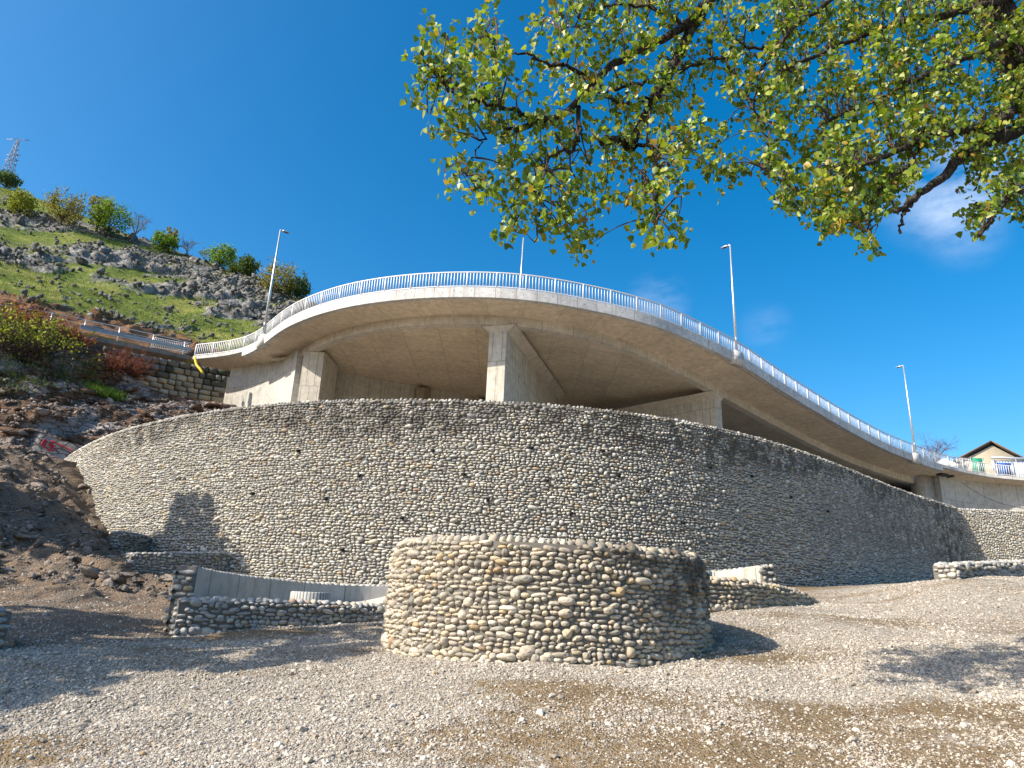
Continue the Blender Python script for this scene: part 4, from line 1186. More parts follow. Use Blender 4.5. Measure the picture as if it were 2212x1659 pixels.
# ------------------------------------------------------------------ old block wall below the road
mt = np.array([PY(*q) for q in [(232, 744, 45.9), (300, 760, 47.6), (360, 772, 49.3), (425, 784, 51.0), (492, 796, 52.2)]])
mt = nspline(mt, 60); mT, mN, mS = path_frames(mt)
ow = empty('old_block_wall', mt[30] - np.array([0, 0, 4]), 'old mossy dry block wall under the road, beside the left abutment', 'stone wall'); ow['kind'] = 'thing'
low = np.interp(mS, [0, mS[-1] * .35, mS[-1] * .7, mS[-1]], [-2.0, -3.6, -4.4, -5.0])
V = np.concatenate([np.column_stack([mt[:, :2] + mN * 0.25, mt[:, 2] - 0.1]), np.column_stack([mt[:, :2] + mN * 0.2, mt[:, 2] - 7])]); i = np.arange(59)
o = V.mean(0); link('backing', mesh_np('backing', V - o, [np.column_stack([i, i + 60, i + 61, i + 1])], MAT['mortar']), ow, o)
g = np.random.default_rng(77); z = 0.15; row = 0
blocks = []
while z < 6.6:
    h = g.uniform(0.34, 0.52); s_ = g.uniform(-0.4, 0)
    while s_ < mS[-1]:
        w = g.uniform(0.42, 1.05)
        sc = s_ + w / 2
        if 0 < sc < mS[-1] and z < -np.interp(sc, mS, low) + 1.6: blocks.append((sc, z + h / 2, w, h))
        s_ += w
    z += h; row += 1
mossy = []
for sc, zc, w, h in blocks[:300]:
    P = np.array([np.interp(sc, mS, mt[:, k]) for k in range(3)]); n = np.array([np.interp(sc, mS, mN[:, k]) for k in range(2)]); n = np.array([*n / np.linalg.norm(n), 0]); t = np.array([n[1], -n[0], 0])
    c = P - np.array([0, 0, zc]) + n * 0.25
    a, b = w * 0.47, h * 0.46
    V = []
    for l, (fa, fb) in ((0.0, (1, 1)), (-0.26, (1, .98)), (-0.36 - 0.08 * g.random(), (.8, .72))):
        V += [c + n * l + t * a * fa * sx * g.uniform(.93, 1.04) + np.array([0, 0, 1.]) * b * fb * sz * g.uniform(.92, 1.04) for sx, sz in ((-1, -1), (1, -1), (1, 1), (-1, 1))]
    V = np.array(V); Q = [(8, 9, 10, 11)]
    for k in range(2):
        for j in range(4): Q.append((4 * k + j, 4 * k + (j + 1) % 4, 4 * k + 4 + (j + 1) % 4, 4 * k + 4 + j))
    m_ = np.clip((2.0 - zc) / 1.2 + 0.9 * vnoise(sc * 0.5, zc * 0.8, seed=78), 0, 1)
    cA = np.array([(.40, .31, .19), (.34, .29, .21), (.42, .36, .27), (.30, .24, .16)][g.integers(4)]) * g.uniform(.85, 1.1)
    cB = np.array([(.085, .08, .06), (.12, .115, .10), (.05, .055, .03), (.17, .165, .15)][g.integers(4)])
    col = cA * (1 - m_) + cB * m_
    link('block', mesh_np('block', V - c, [np.array(Q)], MAT['masonry'], False, {'col': np.tile(col, (12, 1))}), ow, c)
pp = [PY(*q) for q in [(421, 771, 50.3), (424, 786, 50.2), (431, 796, 50.1), (438, 806, 50.1)]]
mb = MB(); mb.tube(nspline(np.array(pp), 14), 0.10, 8); tag(mb.build('drain_pipe', MAT['yellow'], None, True), 'bent yellow plastic pipe poking out above the old block wall', 'pipe')

# ------------------------------------------------------------------ hillside
base_r = [PY(*q) for q in [(-420, 560, 52), (-200, 622, 52.5), (0, 680, 53), (150, 712, 55), (300, 745, 58), (420, 775, 61), (560, 785, 64), (700, 770, 68), (900, 790, 72), (1150, 830, 78)]]
mid_r = [PY(*q) for q in [(-420, 400, 66), (-200, 480, 66), (0, 560, 67), (150, 605, 68.5), (300, 645, 70), (420, 680, 72), (560, 705, 74), (700, 730, 77), (900, 760, 80), (1150, 800, 84)]]
ridge = [PY(*q) for q in [(-420, 180, 100), (-200, 300, 99), (0, 406, 97), (105, 436, 96), (200, 476, 95), (330, 525, 93), (435, 562, 92), (555, 605, 90), (700, 668, 90), (900, 730, 92), (1150, 790, 95)]]
far_r = [np.array(p) * np.array([1.35, 1.5, 1]) - np.array([0, 0, 22]) for p in ridge]
n0 = 12
rows4 = []
for r in (base_r, mid_r, ridge, far_r): rows4.append(nspline(np.array(r), 64))


def hill_rock(G, k):
    x, z = G[..., 0], G[..., 2]
    a = x * 0.9 + z * 0.6; b = z - 0.45 * x                    # beds dip to the right
    n = fbm(a * 0.10, b * 0.22, seed=81, oct=5) + 0.35 * fbm(a * 0.5, b * 1.0, seed=84, oct=4)
    px = proj(G.reshape(-1, 3))[:, 0].reshape(x.shape)
    right = np.clip((px - 330) / 200, 0, 1)
    band = np.clip(1 - np.abs(k - 1.45) / 0.5, 0, 1)
    return np.clip(0.37 + 0.85 * n + 0.26 * right + 0.22 * band - 0.28 * np.clip(1 - np.abs(k - 0.62) / 0.35, 0, 1), 0, 1)


def hill_disp(G, k):
    x, z = G[..., 0], G[..., 2]
    a = x * 0.9 + z * 0.6; b = z - 0.45 * x
    rk = hill_rock(G, k)
    f1, f2, v = worley(a * 0.42, b * 0.8, 91); g1, g2, u = worley(a * 1.0, b * 1.7, 92)
    m = np.clip((rk - 0.45) / 0.2, 0, 1)
    e = np.clip(k / 0.12, 0, 1) * np.clip((2.95 - k) / 0.3, 0, 1)
    rust = np.clip((0.32 - k) / 0.12, 0, 1)
    rim = np.where(np.abs(k - 2) < 0.35, 0.6, 1.0)
    return e * rim * (0.55 * fbm(x * 0.12, b * 0.12, seed=93) + np.maximum(m, rust) * (1.1 * (v - 0.25) * np.clip((f2 - f1) * 3, 0, 1) + 0.5 * (u - 0.3) * np.clip((g2 - g1) * 3, 0, 1)))


def hill_attr(G, k, h):
    px = proj(G.reshape(-1, 3))[:, 0].reshape(k.shape)
    lim = np.interp(px, [-300, 0, 150, 300, 430, 520], [0.50, 0.42, 0.46, 0.50, 0.40, 0.12])
    return {'rock': hill_rock(G, k), 'rust': np.clip((lim - k + 0.1 * vnoise(G[..., 0] * 0.4, G[..., 2] * 0.6, seed=96)) / 0.12 + 0.3, 0, 1)}


hillG, hillN = patch('hillside', rows4, 420, 250, MAT['hill'], hill_disp, hill_attr, smooth=False)

# ------------------------------------------------------------------ rocks
def rock_verts(g, size, flat=0.7, n=2):
    """an angular rock: a convex lump cut by random planes"""
    import bmesh
    bm = bmesh.new(); bmesh.ops.create_icosphere(bm, subdivisions=n, radius=1.0)
    V = np.array([v.co for v in bm.verts]); Fc = np.array([[v.index for v in f.verts] for f in bm.faces]); bm.free()
    for _ in range(g.integers(10, 16)):
        d = g.normal(0, 1, 3); d /= np.linalg.norm(d); c = g.uniform(0.32, 0.78)
        s = V @ d; V = np.where((s > c)[:, None], V - d * (s - c)[:, None], V)
    V = V + 0.05 * g.normal(0, 1, V.shape)
    return V * np.array(size) * np.array([1, 1, flat]), Fc


def rotm(g, tilt=0.35):
    a, b, c = g.uniform(0, 6.28), g.normal(0, tilt), g.normal(0, tilt)
    return np.array(Matrix.Rotation(a, 3, 'Z') @ Matrix.Rotation(b, 3, 'X') @ Matrix.Rotation(c, 3, 'Y'))


def scatter_rocks(name, label, cat, group, pts, sizes, mat, seed, flat=0.7, sink=0.25, tilt=0.35, protos=7):
    g = np.random.default_rng(seed)
    ms = []
    for i in range(protos):
        V, Fc = rock_verts(g, (1, g.uniform(.6, .95), 1), flat); ms.append(mesh_np(name, V, [Fc], mat, False))
    for P, s in zip(pts, sizes):
        lb_, gr_ = (label, group) if not callable(label) else label(P, s)
        o = link(name, ms[g.integers(protos)], None, np.asarray(P) + np.array([0, 0, s * flat * (0.5 - sink)]))
        o.rotation_euler = Matrix(rotm(g, tilt)).to_euler(); o.scale = (s * g.uniform(.8, 1.3), s * g.uniform(.7, 1.1), s * g.uniform(.7, 1.25))
        tag(o, lb_, cat, gr_)


def rubble(name, pts, sizes, mat, seed, flat=0.65, cols=None):
    g = np.random.default_rng(seed); protos = [rock_verts(g, (1, .8, 1), flat, 1) for _ in range(8)]
    Vs, Fs, b = [], [], 0
    for P, s in zip(pts, sizes):
        V, Fc = protos[g.integers(8)]
        V = (V * s) @ rotm(g, 0.5).T + np.asarray(P); Vs.append(V); Fs.append(Fc + b); b += len(V)
    o = link(name, mesh_np(name, np.concatenate(Vs), [np.concatenate(Fs)], mat, False)); o['kind'] = 'stuff'
    return o


g = np.random.default_rng(301)
# limestone boulders on the hillside
hk = hill_rock(hillG, np.linspace(0, 3, 250)[:, None] * np.ones((1, 420)))
hp = proj(hillG.reshape(-1, 3)); ok = ((hp[:, 0] > -20) & (hp[:, 0] < 700)).reshape(250, 420); ok[:22] = False; ok[168:] = False
wgt = np.where(ok, np.clip(hk - 0.38, 0.0, 1) ** 1.3 + 0.01, 0).ravel(); wgt /= wgt.sum()
pk = g.choice(len(wgt), 90, replace=False, p=wgt)
P = hillG.reshape(-1, 3)[pk]; dist = np.linalg.norm(P - EYE, axis=1)
def place_word(P, xs, ys, xw, yw):
    x, y, _ = proj(P)
    return xw[int(np.searchsorted(xs, x))], yw[int(np.searchsorted(ys, y))]


def l_hill(P, s):
    a, b = place_word(P, [120, 260, 400, 540], [560, 650], ['at the left edge of', 'below the large bright green tree on', 'in the middle of', 'above the left end of the bridge on', 'beside the left street lamp on'], ['high', 'halfway up', 'low'])
    z = 'big' if s > 0.62 * np.linalg.norm(P - EYE) / 90 else 'small'
    return f'{z} grey limestone boulder {b} {a} the hillside', f'{z} boulders {b} {a} the hillside'


def l_bank(P, s):
    a, b = place_word(P, [70, 150, 230], [1060, 1130, 1200], ['near the left edge', 'in the left part', 'in the middle part', 'near the tall wall'], ['top', 'upper slope', 'lower slope', 'foot'])
    z = 'large' if s > 0.32 else 'small'
    return f'{z} angular brown rock on the {b} of the earth bank, {a}', f'{z} rocks on the {b} of the earth bank, {a}'


def l_cut(P, s):
    a, b = place_word(P, [90, 180, 300], [850, 910], ['at the left edge', 'under the yellow shrubs', 'left of the block wall', 'below the block wall'], ['upper', 'middle', 'bottom'])
    z = 'large' if s > 0.62 else 'small'
    return f'{z} jagged slab in the {b} part of the road cut, {a}', f'{z} slabs in the {b} part of the road cut, {a}'


scatter_rocks('boulder', l_hill, 'boulder', None, P, (0.35 + 0.75 * g.uniform(0, 1, 90) ** 2) * dist / 90, MAT['limestone'], 302, 0.8, 0.1, 0.5)
w2 = wgt + 0.35 * ok.ravel() / ok.sum(); w2 /= w2.sum(); pk = g.choice(len(w2), 3000, p=w2)
rubble('scattered_rocks', hillG.reshape(-1, 3)[pk] + g.normal(0, 0.4, (3000, 3)) * np.array([1, 1, 0]), g.uniform(0.12, 0.5, 3000), MAT['limestone'], 303, 0.75)
# stones on the earth bank
cand = []
while len(cand) < 9000:
    x, y = g.uniform(-22, -6), g.uniform(12.5, 30)
    if _dirt(np.array(x), np.array(y)) > 0.6: cand.append((x, y))
cand = np.array(cand); cz = ground(cand[:, 0], cand[:, 1])
cp = proj(np.column_stack([cand, cz]))
m = (cp[:, 0] > -30) & (cp[:, 0] < 420) & (cand[:, 1] > 15.2 + 0.12 * (cand[:, 0] + 12))
C3 = np.column_stack([cand, cz])[m]
clear = np.array([np.min(np.hypot(wall_path[:, 0] - c[0], wall_path[:, 1] - c[1])) > 0.9 for c in C3]); C3 = C3[clear]
nbig = 75
scatter_rocks('rock', l_bank, 'rock', None, C3[:nbig], g.uniform(0.16, 0.48, nbig), MAT['bank_rock'], 304, 0.5, 0.15, 0.3)
rubble('bank_rubble', C3[nbig:], np.clip(0.055 * np.exp(g.normal(0, 0.65, len(C3) - nbig)), 0.02, 0.28), MAT['bank_rock'], 305, 0.55)
P = PY(180, 1050, 27.5); P[2] = ground(P[0], P[1]) + 0.12
scatter_rocks('rock', 'square brown rock alone on the smooth grey earth beside the tall wall', 'rock', None, [P], [0.34], MAT['bank_rock'], 306, 0.7, 0.1)
P = PY(36, 1396, 10.2); P[2] = ground(P[0], P[1])
scatter_rocks('rock', 'pale round stone on the ground beside the dark wall end at the left edge', 'rock', None, [P], [0.10], MAT['pale_rock'], 307, 0.7, 0.0)
P = PY(2075, 1448, 9.6); P[2] = ground(P[0], P[1])
# rock slabs of the cut
ck = cutG[15:-25, 20:-10].reshape(-1, 3); cpx = proj(ck); m = (cpx[:, 0] > -20) & (cpx[:, 0] < 480); ck = ck[m]
pk = g.choice(len(ck), 1860)
scatter_rocks('rock', l_cut, 'rock', None, ck[pk[:60]], g.uniform(0.35, 0.9, 60), MAT['cut_rock'], 308, 0.4, 0.2, 0.3)
rubble('cut_rubble', ck[pk[60:]], g.uniform(0.08, 0.30, 1800), MAT['bank_rock'], 309, 0.5)

# painted rock face beside the wall's left end
A = PY(118, 975, 33.8)
ex = PY(160, 985, 34.2) - PY(82, 962, 33.4); ex /= np.linalg.norm(ex); ez = np.array([0.05, 0.25, 1.0]); ez -= ex * (ez @ ex); ez /= np.linalg.norm(ez); ey = np.cross(ez, ex)
pr = empty('painted_rock', A, 'pale rock face with red paint marks beside the left end of the tall wall', 'rock')
g2 = np.random.default_rng(5)
n = 14
uu, vv = np.meshgrid(np.linspace(-1.05, 1.05, n), np.linspace(-0.75, 0.62, n))
bulge = 0.14 * fbm(uu * 1.3, vv * 1.7, seed=98, oct=3) - 0.25 * np.clip(np.maximum(np.abs(uu) - 0.8, np.abs(vv) - .5), 0, 1)
face = lambda u, v, lift=0.0: A + ex * u + ez * v - ey * (0.14 * fbm(np.array(u * 1.3), np.array(v * 1.7), seed=98, oct=3) + 0.18 + lift)
V = np.array([face(u, v, -0.25 * max(abs(u) - .8, abs(v) - .5, 0)) for u, v in zip(uu.ravel(), vv.ravel())])
I = np.arange(n * n).reshape(n, n); Q = np.stack([I[:-1, :-1], I[:-1, 1:], I[1:, 1:], I[1:, :-1]], -1).reshape(-1, 4)
bk_ = V + ey * 1.2
rim = np.concatenate([I[0, :], I[1:, -1], I[-1, -2::-1], I[-2:0:-1, 0]])
Qr = np.array([(rim[k], rim[(k + 1) % len(rim)], rim[(k + 1) % len(rim)] + n * n, rim[k] + n * n) for k in range(len(rim))])
link('rock_face', mesh_np('rock_face', np.concatenate([V, bk_]) - A, [Q, Qr], MAT['pale_rock']), pr, A)


def stroke(pts, r):
    mb = MB(); P = np.array([face(u, v, 0.012) for u, v in pts])
    mb.tube(nspline(P, 3 * len(P)) if len(P) > 2 else P, r, 5); return mb


for pts, r in (([(-.62, .02), (-.62, .26)], .035), ([(-.62, .24), (-.5, .26), (-.47, .17), (-.58, .13)], .035), ([(-.58, .13), (-.46, .0), (-.3, -.02)], .03),
               ([(-.2, .2), (-.32, .23), (-.33, .13), (-.2, .1), (-.18, 0.0), (-.28, -.05)], .035), ([(-.05, .16), (-.14, .18), (-.15, .1), (-.04, .06), (-.05, -.02), (-.14, -.03)], .03)):
    stroke(pts, r).build('red_lettering', MAT['red_paint'], pr)
stroke([(-.35, .40), (0, .35), (.4, .28), (.85, .2)], .03).build('red_line', MAT['red_paint'], pr)
mb = MB(); pt = [face(u, v, 0.02) for u, v in [(0.0, -.42), (.18, -.36), (.46, -.42), (.5, -.55), (.4, -.66), (.22, -.56)]]
mb.add(pt, f4=[(0, 1, 2, 3), (0, 3, 4, 5)]); mb.build('red_patch', MAT['red_paint'], pr)

# ------------------------------------------------------------------ gravel
def make_gravel():
    n = 230000
    g = np.random.default_rng(401)
    Y = 4.9 * np.exp(g.uniform(0, 1, n * 2) ** 1.15 * math.log(19 / 4.9))
    X = Y * g.uniform(-0.80, 0.80, n * 2)
    s = _soil(X, Y) + 0.55 * fbm(X * 1.3, Y * 1.3, seed=22, oct=4)
    keep = g.uniform(0, 1, n * 2) < np.clip(1.25 - 1.45 * s, 0.10, 1)
    keep &= g.uniform(0, 1, n * 2) > 0.72 * _dirt(X, Y)
    keep &= np.hypot(X - RC[0], Y - RC[1]) > RR + 0.1
    X, Y = X[keep][:n], Y[keep][:n]; n = len(X)
    Z = ground(X, Y)
    sz = np.clip(0.0058 * np.exp(g.normal(0, 0.48, n)) * (1 + 0.03 * (Y - 6)), 0.004, 0.04)
    # a few groups of cobbles
    big = g.choice(n, 260, replace=False); sz[big] = g.uniform(0.02, 0.042, 260)
    P = np.column_stack([X, Y, Z + sz * 0.25])
    me = bpy.data.meshes.new('gravel'); me.vertices.add(n); me.vertices.foreach_set('co', P.astype(np.float32).ravel())
    for k, a in (('rot', np.column_stack([g.normal(0, .35, n), g.normal(0, .35, n), g.uniform(0, 6.28, n)])), ('siz', np.column_stack([sz * g.uniform(1, 1.6, n), sz, sz * g.uniform(.5, .85, n)]))):
        at_ = me.attributes.new(k, 'FLOAT_VECTOR', 'POINT'); at_.data.foreach_set('vector', a.astype(np.float32).ravel())
    me.update()
    o = link('gravel', me); o['kind'] = 'stuff'
    ng = bpy.data.node_groups.new('gravel_stones', 'GeometryNodeTree')
    ng.interface.new_socket('Geometry', in_out='INPUT', socket_type='NodeSocketGeometry'); ng.interface.new_socket('Geometry', in_out='OUTPUT', socket_type='NodeSocketGeometry')
    N, Lk = ng.nodes, ng.links
    gi, go = N.new('NodeGroupInput'), N.new('NodeGroupOutput')
    join = N.new('GeometryNodeJoinGeometry')
    for k in range(5):
        ico = N.new('GeometryNodeMeshIcoSphere'); ico.inputs['Radius'].default_value = 1.0; ico.inputs['Subdivisions'].default_value = 2 if k < 2 else 1
        sp = N.new('GeometryNodeSetPosition'); nzz = N.new('ShaderNodeTexNoise'); nzz.noise_dimensions = '4D'; nzz.inputs['W'].default_value = k * 3.7; nzz.inputs['Scale'].default_value = 1.1; nzz.inputs['Detail'].default_value = 1
        sb = N.new('ShaderNodeVectorMath'); sb.operation = 'SUBTRACT'; sb.inputs[1].default_value = (0.5, 0.5, 0.5)
        sc = N.new('ShaderNodeVectorMath'); sc.operation = 'SCALE'; sc.inputs['Scale'].default_value = 1.5
        Lk.new(nzz.outputs['Color'], sb.inputs[0]); Lk.new(sb.outputs[0], sc.inputs[0]); Lk.new(ico.outputs['Mesh'], sp.inputs['Geometry']); Lk.new(sc.outputs[0], sp.inputs['Offset'])
        sm = N.new('GeometryNodeSetMaterial'); sm.inputs['Material'].default_value = MAT['gravel']; Lk.new(sp.outputs[0], sm.inputs['Geometry'])
        gt = N.new('GeometryNodeGeometryToInstance'); Lk.new(sm.outputs[0], gt.inputs[0]); Lk.new(gt.outputs[0], join.inputs[0])
    iop = N.new('GeometryNodeInstanceOnPoints'); iop.inputs['Pick Instance'].default_value = True
    a1 = N.new('GeometryNodeInputNamedAttribute'); a1.data_type = 'FLOAT_VECTOR'; a1.inputs['Name'].default_value = 'rot'
    a2 = N.new('GeometryNodeInputNamedAttribute'); a2.data_type = 'FLOAT_VECTOR'; a2.inputs['Name'].default_value = 'siz'
    ri = N.new('FunctionNodeRandomValue'); ri.data_type = 'INT'; ri.inputs[4].default_value = 0; ri.inputs[5].default_value = 4
    e2r = N.new('FunctionNodeEulerToRotation')
    Lk.new(gi.outputs[0], iop.inputs['Points']); Lk.new(join.outputs[0], iop.inputs['Instance'])
    Lk.new(a1.outputs['Attribute'], e2r.inputs[0]); Lk.new(e2r.outputs[0], iop.inputs['Rotation']); Lk.new(a2.outputs['Attribute'], iop.inputs['Scale'])
    Lk.new(ri.outputs[2], iop.inputs['Instance Index']); Lk.new(iop.outputs[0], go.inputs[0])
    md = o.modifiers.new('stones', 'NODES'); md.node_group = ng


make_gravel()

# ------------------------------------------------------------------ foliage
def leaf_cloud(C, size, g, cols, droop=0.0, shape='poplar'):
    """leaves at centres C; returns V (n, 6, 3), quads, colours"""
    n = len(C)
    if shape == 'poplar':
        B = np.array([(0, 0, 0), (-.46, .20, .10), (-.33, .58, .08), (0, 1.0, 0.0), (.33, .58, .08), (.46, .20, .10)]); Q = np.array([(0, 3, 2, 1), (0, 5, 4, 3)])
    else:
        B = np.array([(-.5, 0, 0), (-.55, .6, .1), (0, 1.0, 0), (.5, .7, .12), (.55, .1, 0.05), (0, -.15, .1)]); Q = np.array([(0, 1, 2, 5), (5, 2, 3, 4)])
    tip = g.normal(0, 1, (n, 3)); tip[:, 2] -= droop * 1.6; tip /= np.linalg.norm(tip, axis=1, keepdims=True)
    nr = g.normal(0, 1, (n, 3)); nr -= tip * (nr * tip).sum(1, keepdims=True); nr /= np.linalg.norm(nr, axis=1, keepdims=True)
    sd = np.cross(tip, nr)
    s = (size * g.uniform(0.65, 1.2, n))[:, None, None]
    V = C[:, None] + s * (sd[:, None] * B[None, :, 0:1] + tip[:, None] * B[None, :, 1:2] + nr[:, None] * B[None, :, 2:3])
    ci = g.choice(len(cols), n, p=[c[1] for c in cols])
    col = np.array([c[0] for c in cols])[ci] * g.uniform(0.75, 1.2, (n, 1))
    return V, Q, np.repeat(col[:, None], 6, 1)


def leaf_object(name, V, Q, col, mat, parent, kind=None):
    n = len(V); off = (np.arange(n) * 6)[:, None, None]
    o = V.reshape(-1, 3).mean(0)
    ob = link(name, mesh_np(name, V.reshape(-1, 3) - o, [(Q[None] + off).reshape(-1, 4)], mat, True, {'col': col.reshape(-1, 3)}), parent, o)
    if kind: ob['kind'] = kind
    return ob


GREENS = [((.15, .23, .025), .30), ((.25, .31, .035), .30), ((.075, .135, .022), .23), ((.35, .36, .05), .11), ((.36, .25, .035), .05), ((.24, .13, .02), .01)]


def tree(name, P, H, R, label, group, cols, seed, leaves=900, lsize=0.4, bare=False, trunk=0.28, mat_t='bark', shape=(1, 1, .75), lean=0.0, twig_mat='twig'):
    g = np.random.default_rng(seed)
    P = np.asarray(P, float)
    r = empty(name, P, label, 'tree', group)
    base = P + np.array([0, 0, -0.4]); fork = P + np.array([lean, 0, H * trunk])
    mb = MB(); rt = max(0.05, H * 0.028)
    mb.tube([base, P + (fork - P) * .5 + g.normal(0, .03, 3) * H * .3, fork], [rt * 1.25, rt, rt * .85], 7)
    ends = []
    nb = 7 if not bare else 9
    for i in range(nb):
        a = 6.283 * i / nb + g.uniform(-.4, .4); el = g.uniform(0.15, 1.0)
        e = fork + np.array([math.cos(a) * R * g.uniform(.55, .85), math.sin(a) * R * g.uniform(.55, .85), (H - H * trunk) * (0.15 + 0.72 * el)])
        mid = fork * .5 + e * .5 + g.normal(0, R * .08, 3) + np.array([0, 0, R * .08])
        mb.tube([fork, mid, e], [rt * .55, rt * .36, rt * .16], 5, cap=False); ends.append((mid, e))
    mb.build('trunk', MAT[mat_t], r, True, P)
    tw = MB(); tips = []
    for mid, e in ends:
        for _ in range(12 if bare else 5):
            s = mid + (e - mid) * g.uniform(0, 1); d = g.normal(0, 1, 3); d[2] = abs(d[2]) * .8 + .15; d /= np.linalg.norm(d)
            t = s + d * R * g.uniform(.25, .5); tw.tube([s, (s + t) / 2 + g.normal(0, R * .03, 3), t], [rt * .14, rt * .09, rt * .04], 3, cap=False); tips.append(t)
            if bare:
                for _ in range(7):
                    d2 = d + g.normal(0, .6, 3); d2 /= np.linalg.norm(d2); u = s + (t - s) * g.uniform(.3, 1)
                    tw.tube([u, u + d2 * R * g.uniform(.12, .28)], [rt * .07, rt * .03], 3, cap=False)
    ob = tw.build('twigs', MAT[twig_mat], r); ob['kind'] = 'stuff'
    if not bare:
        ncl = max(18, leaves // 24); cc = []
        cen = P + np.array([lean, 0, H * (trunk + (1 - trunk) * .50)])
        while len(cc) < ncl:
            d = g.normal(0, 1, 3); d /= np.linalg.norm(d); rr = g.uniform(.25, 1) ** .45
            cc.append(cen + d * rr * np.array([R, R, (H * (1 - trunk)) * .52]) * np.array([1, 1, 1]) + g.normal(0, R * .06, 3))
        cc = np.array(cc + tips)
        k = g.integers(0, len(cc), leaves); C = cc[k] + g.normal(0, R * .11, (leaves, 3))
        V, Q, col = leaf_cloud(C, np.full(leaves, lsize), g, cols, 0.1, 'clump')
        leaf_object('crown', V, Q, col, MAT['far_leaf'], r)
    return r


G_BRIGHT = [((.14, .24, .025), .4), ((.21, .31, .035), .35), ((.08, .15, .025), .25)]
G_YEL = [((.27, .30, .04), .5), ((.28, .30, .05), .3), ((.12, .17, .03), .2)]
G_OLIVE = [((.24, .21, .055), .5), ((.31, .27, .07), .3), ((.14, .13, .04), .2)]
G_DARK = [((.075, .12, .03), .5), ((.12, .165, .04), .3), ((.05, .08, .02), .2)]


def on_hill(x, y):                      # the hillside point nearest to pixel column x and row y
    p = hp; d = (p[:, 0] - x) ** 2 + (p[:, 1] - y) ** 2; d = d + np.where(np.arange(len(d)) // 420 > 172, 1e7, 0)
    return hillG.reshape(-1, 3)[int(np.argmin(d))]


for i, (x, y, hpx, wpx, kind, cols, lb) in enumerate([
    (12, 404, 36, 52, 0, G_DARK, 'dark green tree at the foot of the pylon on the hill crest'),
    (39, 470, 58, 62, 0, G_YEL, 'yellow-green young tree with a forked trunk, leftmost below the hill crest'),
    (129, 487, 72, 86, 0, G_OLIVE, 'olive-brown spreading tree left of the large bright green tree on the hill'),
    (208, 500, 78, 50, 0, G_OLIVE, 'olive tree standing directly behind the large bright green tree on the hill'),
    (228, 513, 76, 92, 0, G_BRIGHT, 'largest bright green tree on the hill crest'),
    (291, 516, 58, 56, 1, None, 'leafless grey tree just right of the large bright green tree'),
    (352, 548, 44, 52, 0, G_BRIGHT, 'small round bright green tree between the two leafless grey trees'),
    (362, 545, 62, 26, 0, G_OLIVE, 'slim brownish tree behind the small round green tree'),
    (402, 551, 40, 46, 1, None, 'low leafless grey tree right of the small round green tree'),
    (440, 566, 34, 36, 1, None, 'leafless grey shrub-like tree touching the flat green tree'),
    (474, 582, 48, 66, 0, G_BRIGHT, 'flat-topped green tree in the middle of the falling ridge'),
    (530, 604, 46, 52, 0, G_DARK, 'small dark green tree between the flat-topped tree and the street lamp'),
    (506, 596, 26, 30, 0, G_DARK, 'dark low bush on the ridge left of the street lamp'),
    (597, 642, 68, 84, 0, G_OLIVE, 'wide olive-yellow tree behind the left street lamp'),
    (640, 652, 52, 56, 0, G_DARK, 'dark olive tree at the right end of the hill beside the bridge railing')]):
    P = on_hill(x, y); zc = proj(P)[2]; H = hpx * zc / F * 1.06; R = wpx * zc / F / 2
    tree('hill_tree', P, H, R, lb, 'trees along the hill crest', cols or G_DARK, 500 + i, leaves=int(2400 if wpx > 45 else 1000), lsize=0.17, bare=bool(kind), trunk=0.20 if not kind else 0.16, twig_mat='twig_grey' if kind else 'twig', mat_t='twig_grey' if kind else 'bark')

# shrubs and grass on the rock cut
def shrub(P, H, R, label, cols, seed, leaves=500, lsize=0.12, twigs=60, tmat='twig_red', up=0.6):
    g = np.random.default_rng(seed); P = np.asarray(P, float)
    r = empty('shrub', P, label, 'shrub', 'shrubs on the slope below the road'); tw = MB(); tips = []
    for _ in range(twigs):
        d = g.normal(0, 1, 3) * np.array([1, 1, .5]); d[2] = abs(d[2]) + up; d /= np.linalg.norm(d)
        s = P + g.normal(0, R * .28, 3) * np.array([1, 1, 0.1]); t = s + d * H * g.uniform(.5, 1.05); m_ = (s + t) / 2 + g.normal(0, H * .06, 3)
        tw.tube([s, m_, t], [.028, .018, .006], 3, cap=False); tips += [t, m_ * .4 + t * .6]
        for _ in range(3):
            u = m_ + (t - m_) * g.uniform(0, 1); tw.tube([u, u + (d + g.normal(0, .6, 3)) * H * .2], [.012, .005], 3, cap=False)
    ob = tw.build('stems', MAT[tmat], r); ob['kind'] = 'stuff'
    if leaves:
        tips = np.array(tips); C = tips[g.integers(0, len(tips), leaves)] + g.normal(0, R * .10, (leaves, 3))
        V, Q, col = leaf_cloud(C, np.full(leaves, lsize), g, cols, 0.1, 'clump'); leaf_object('leaves', V, Q, col, MAT['far_leaf'], r)


cutp = proj(cutG.reshape(-1, 3))


def on_cut(x, y):
    return cutG.reshape(-1, 3)[int(np.argmin((cutp[:, 0] - x) ** 2 + (cutp[:, 1] - y) ** 2))]


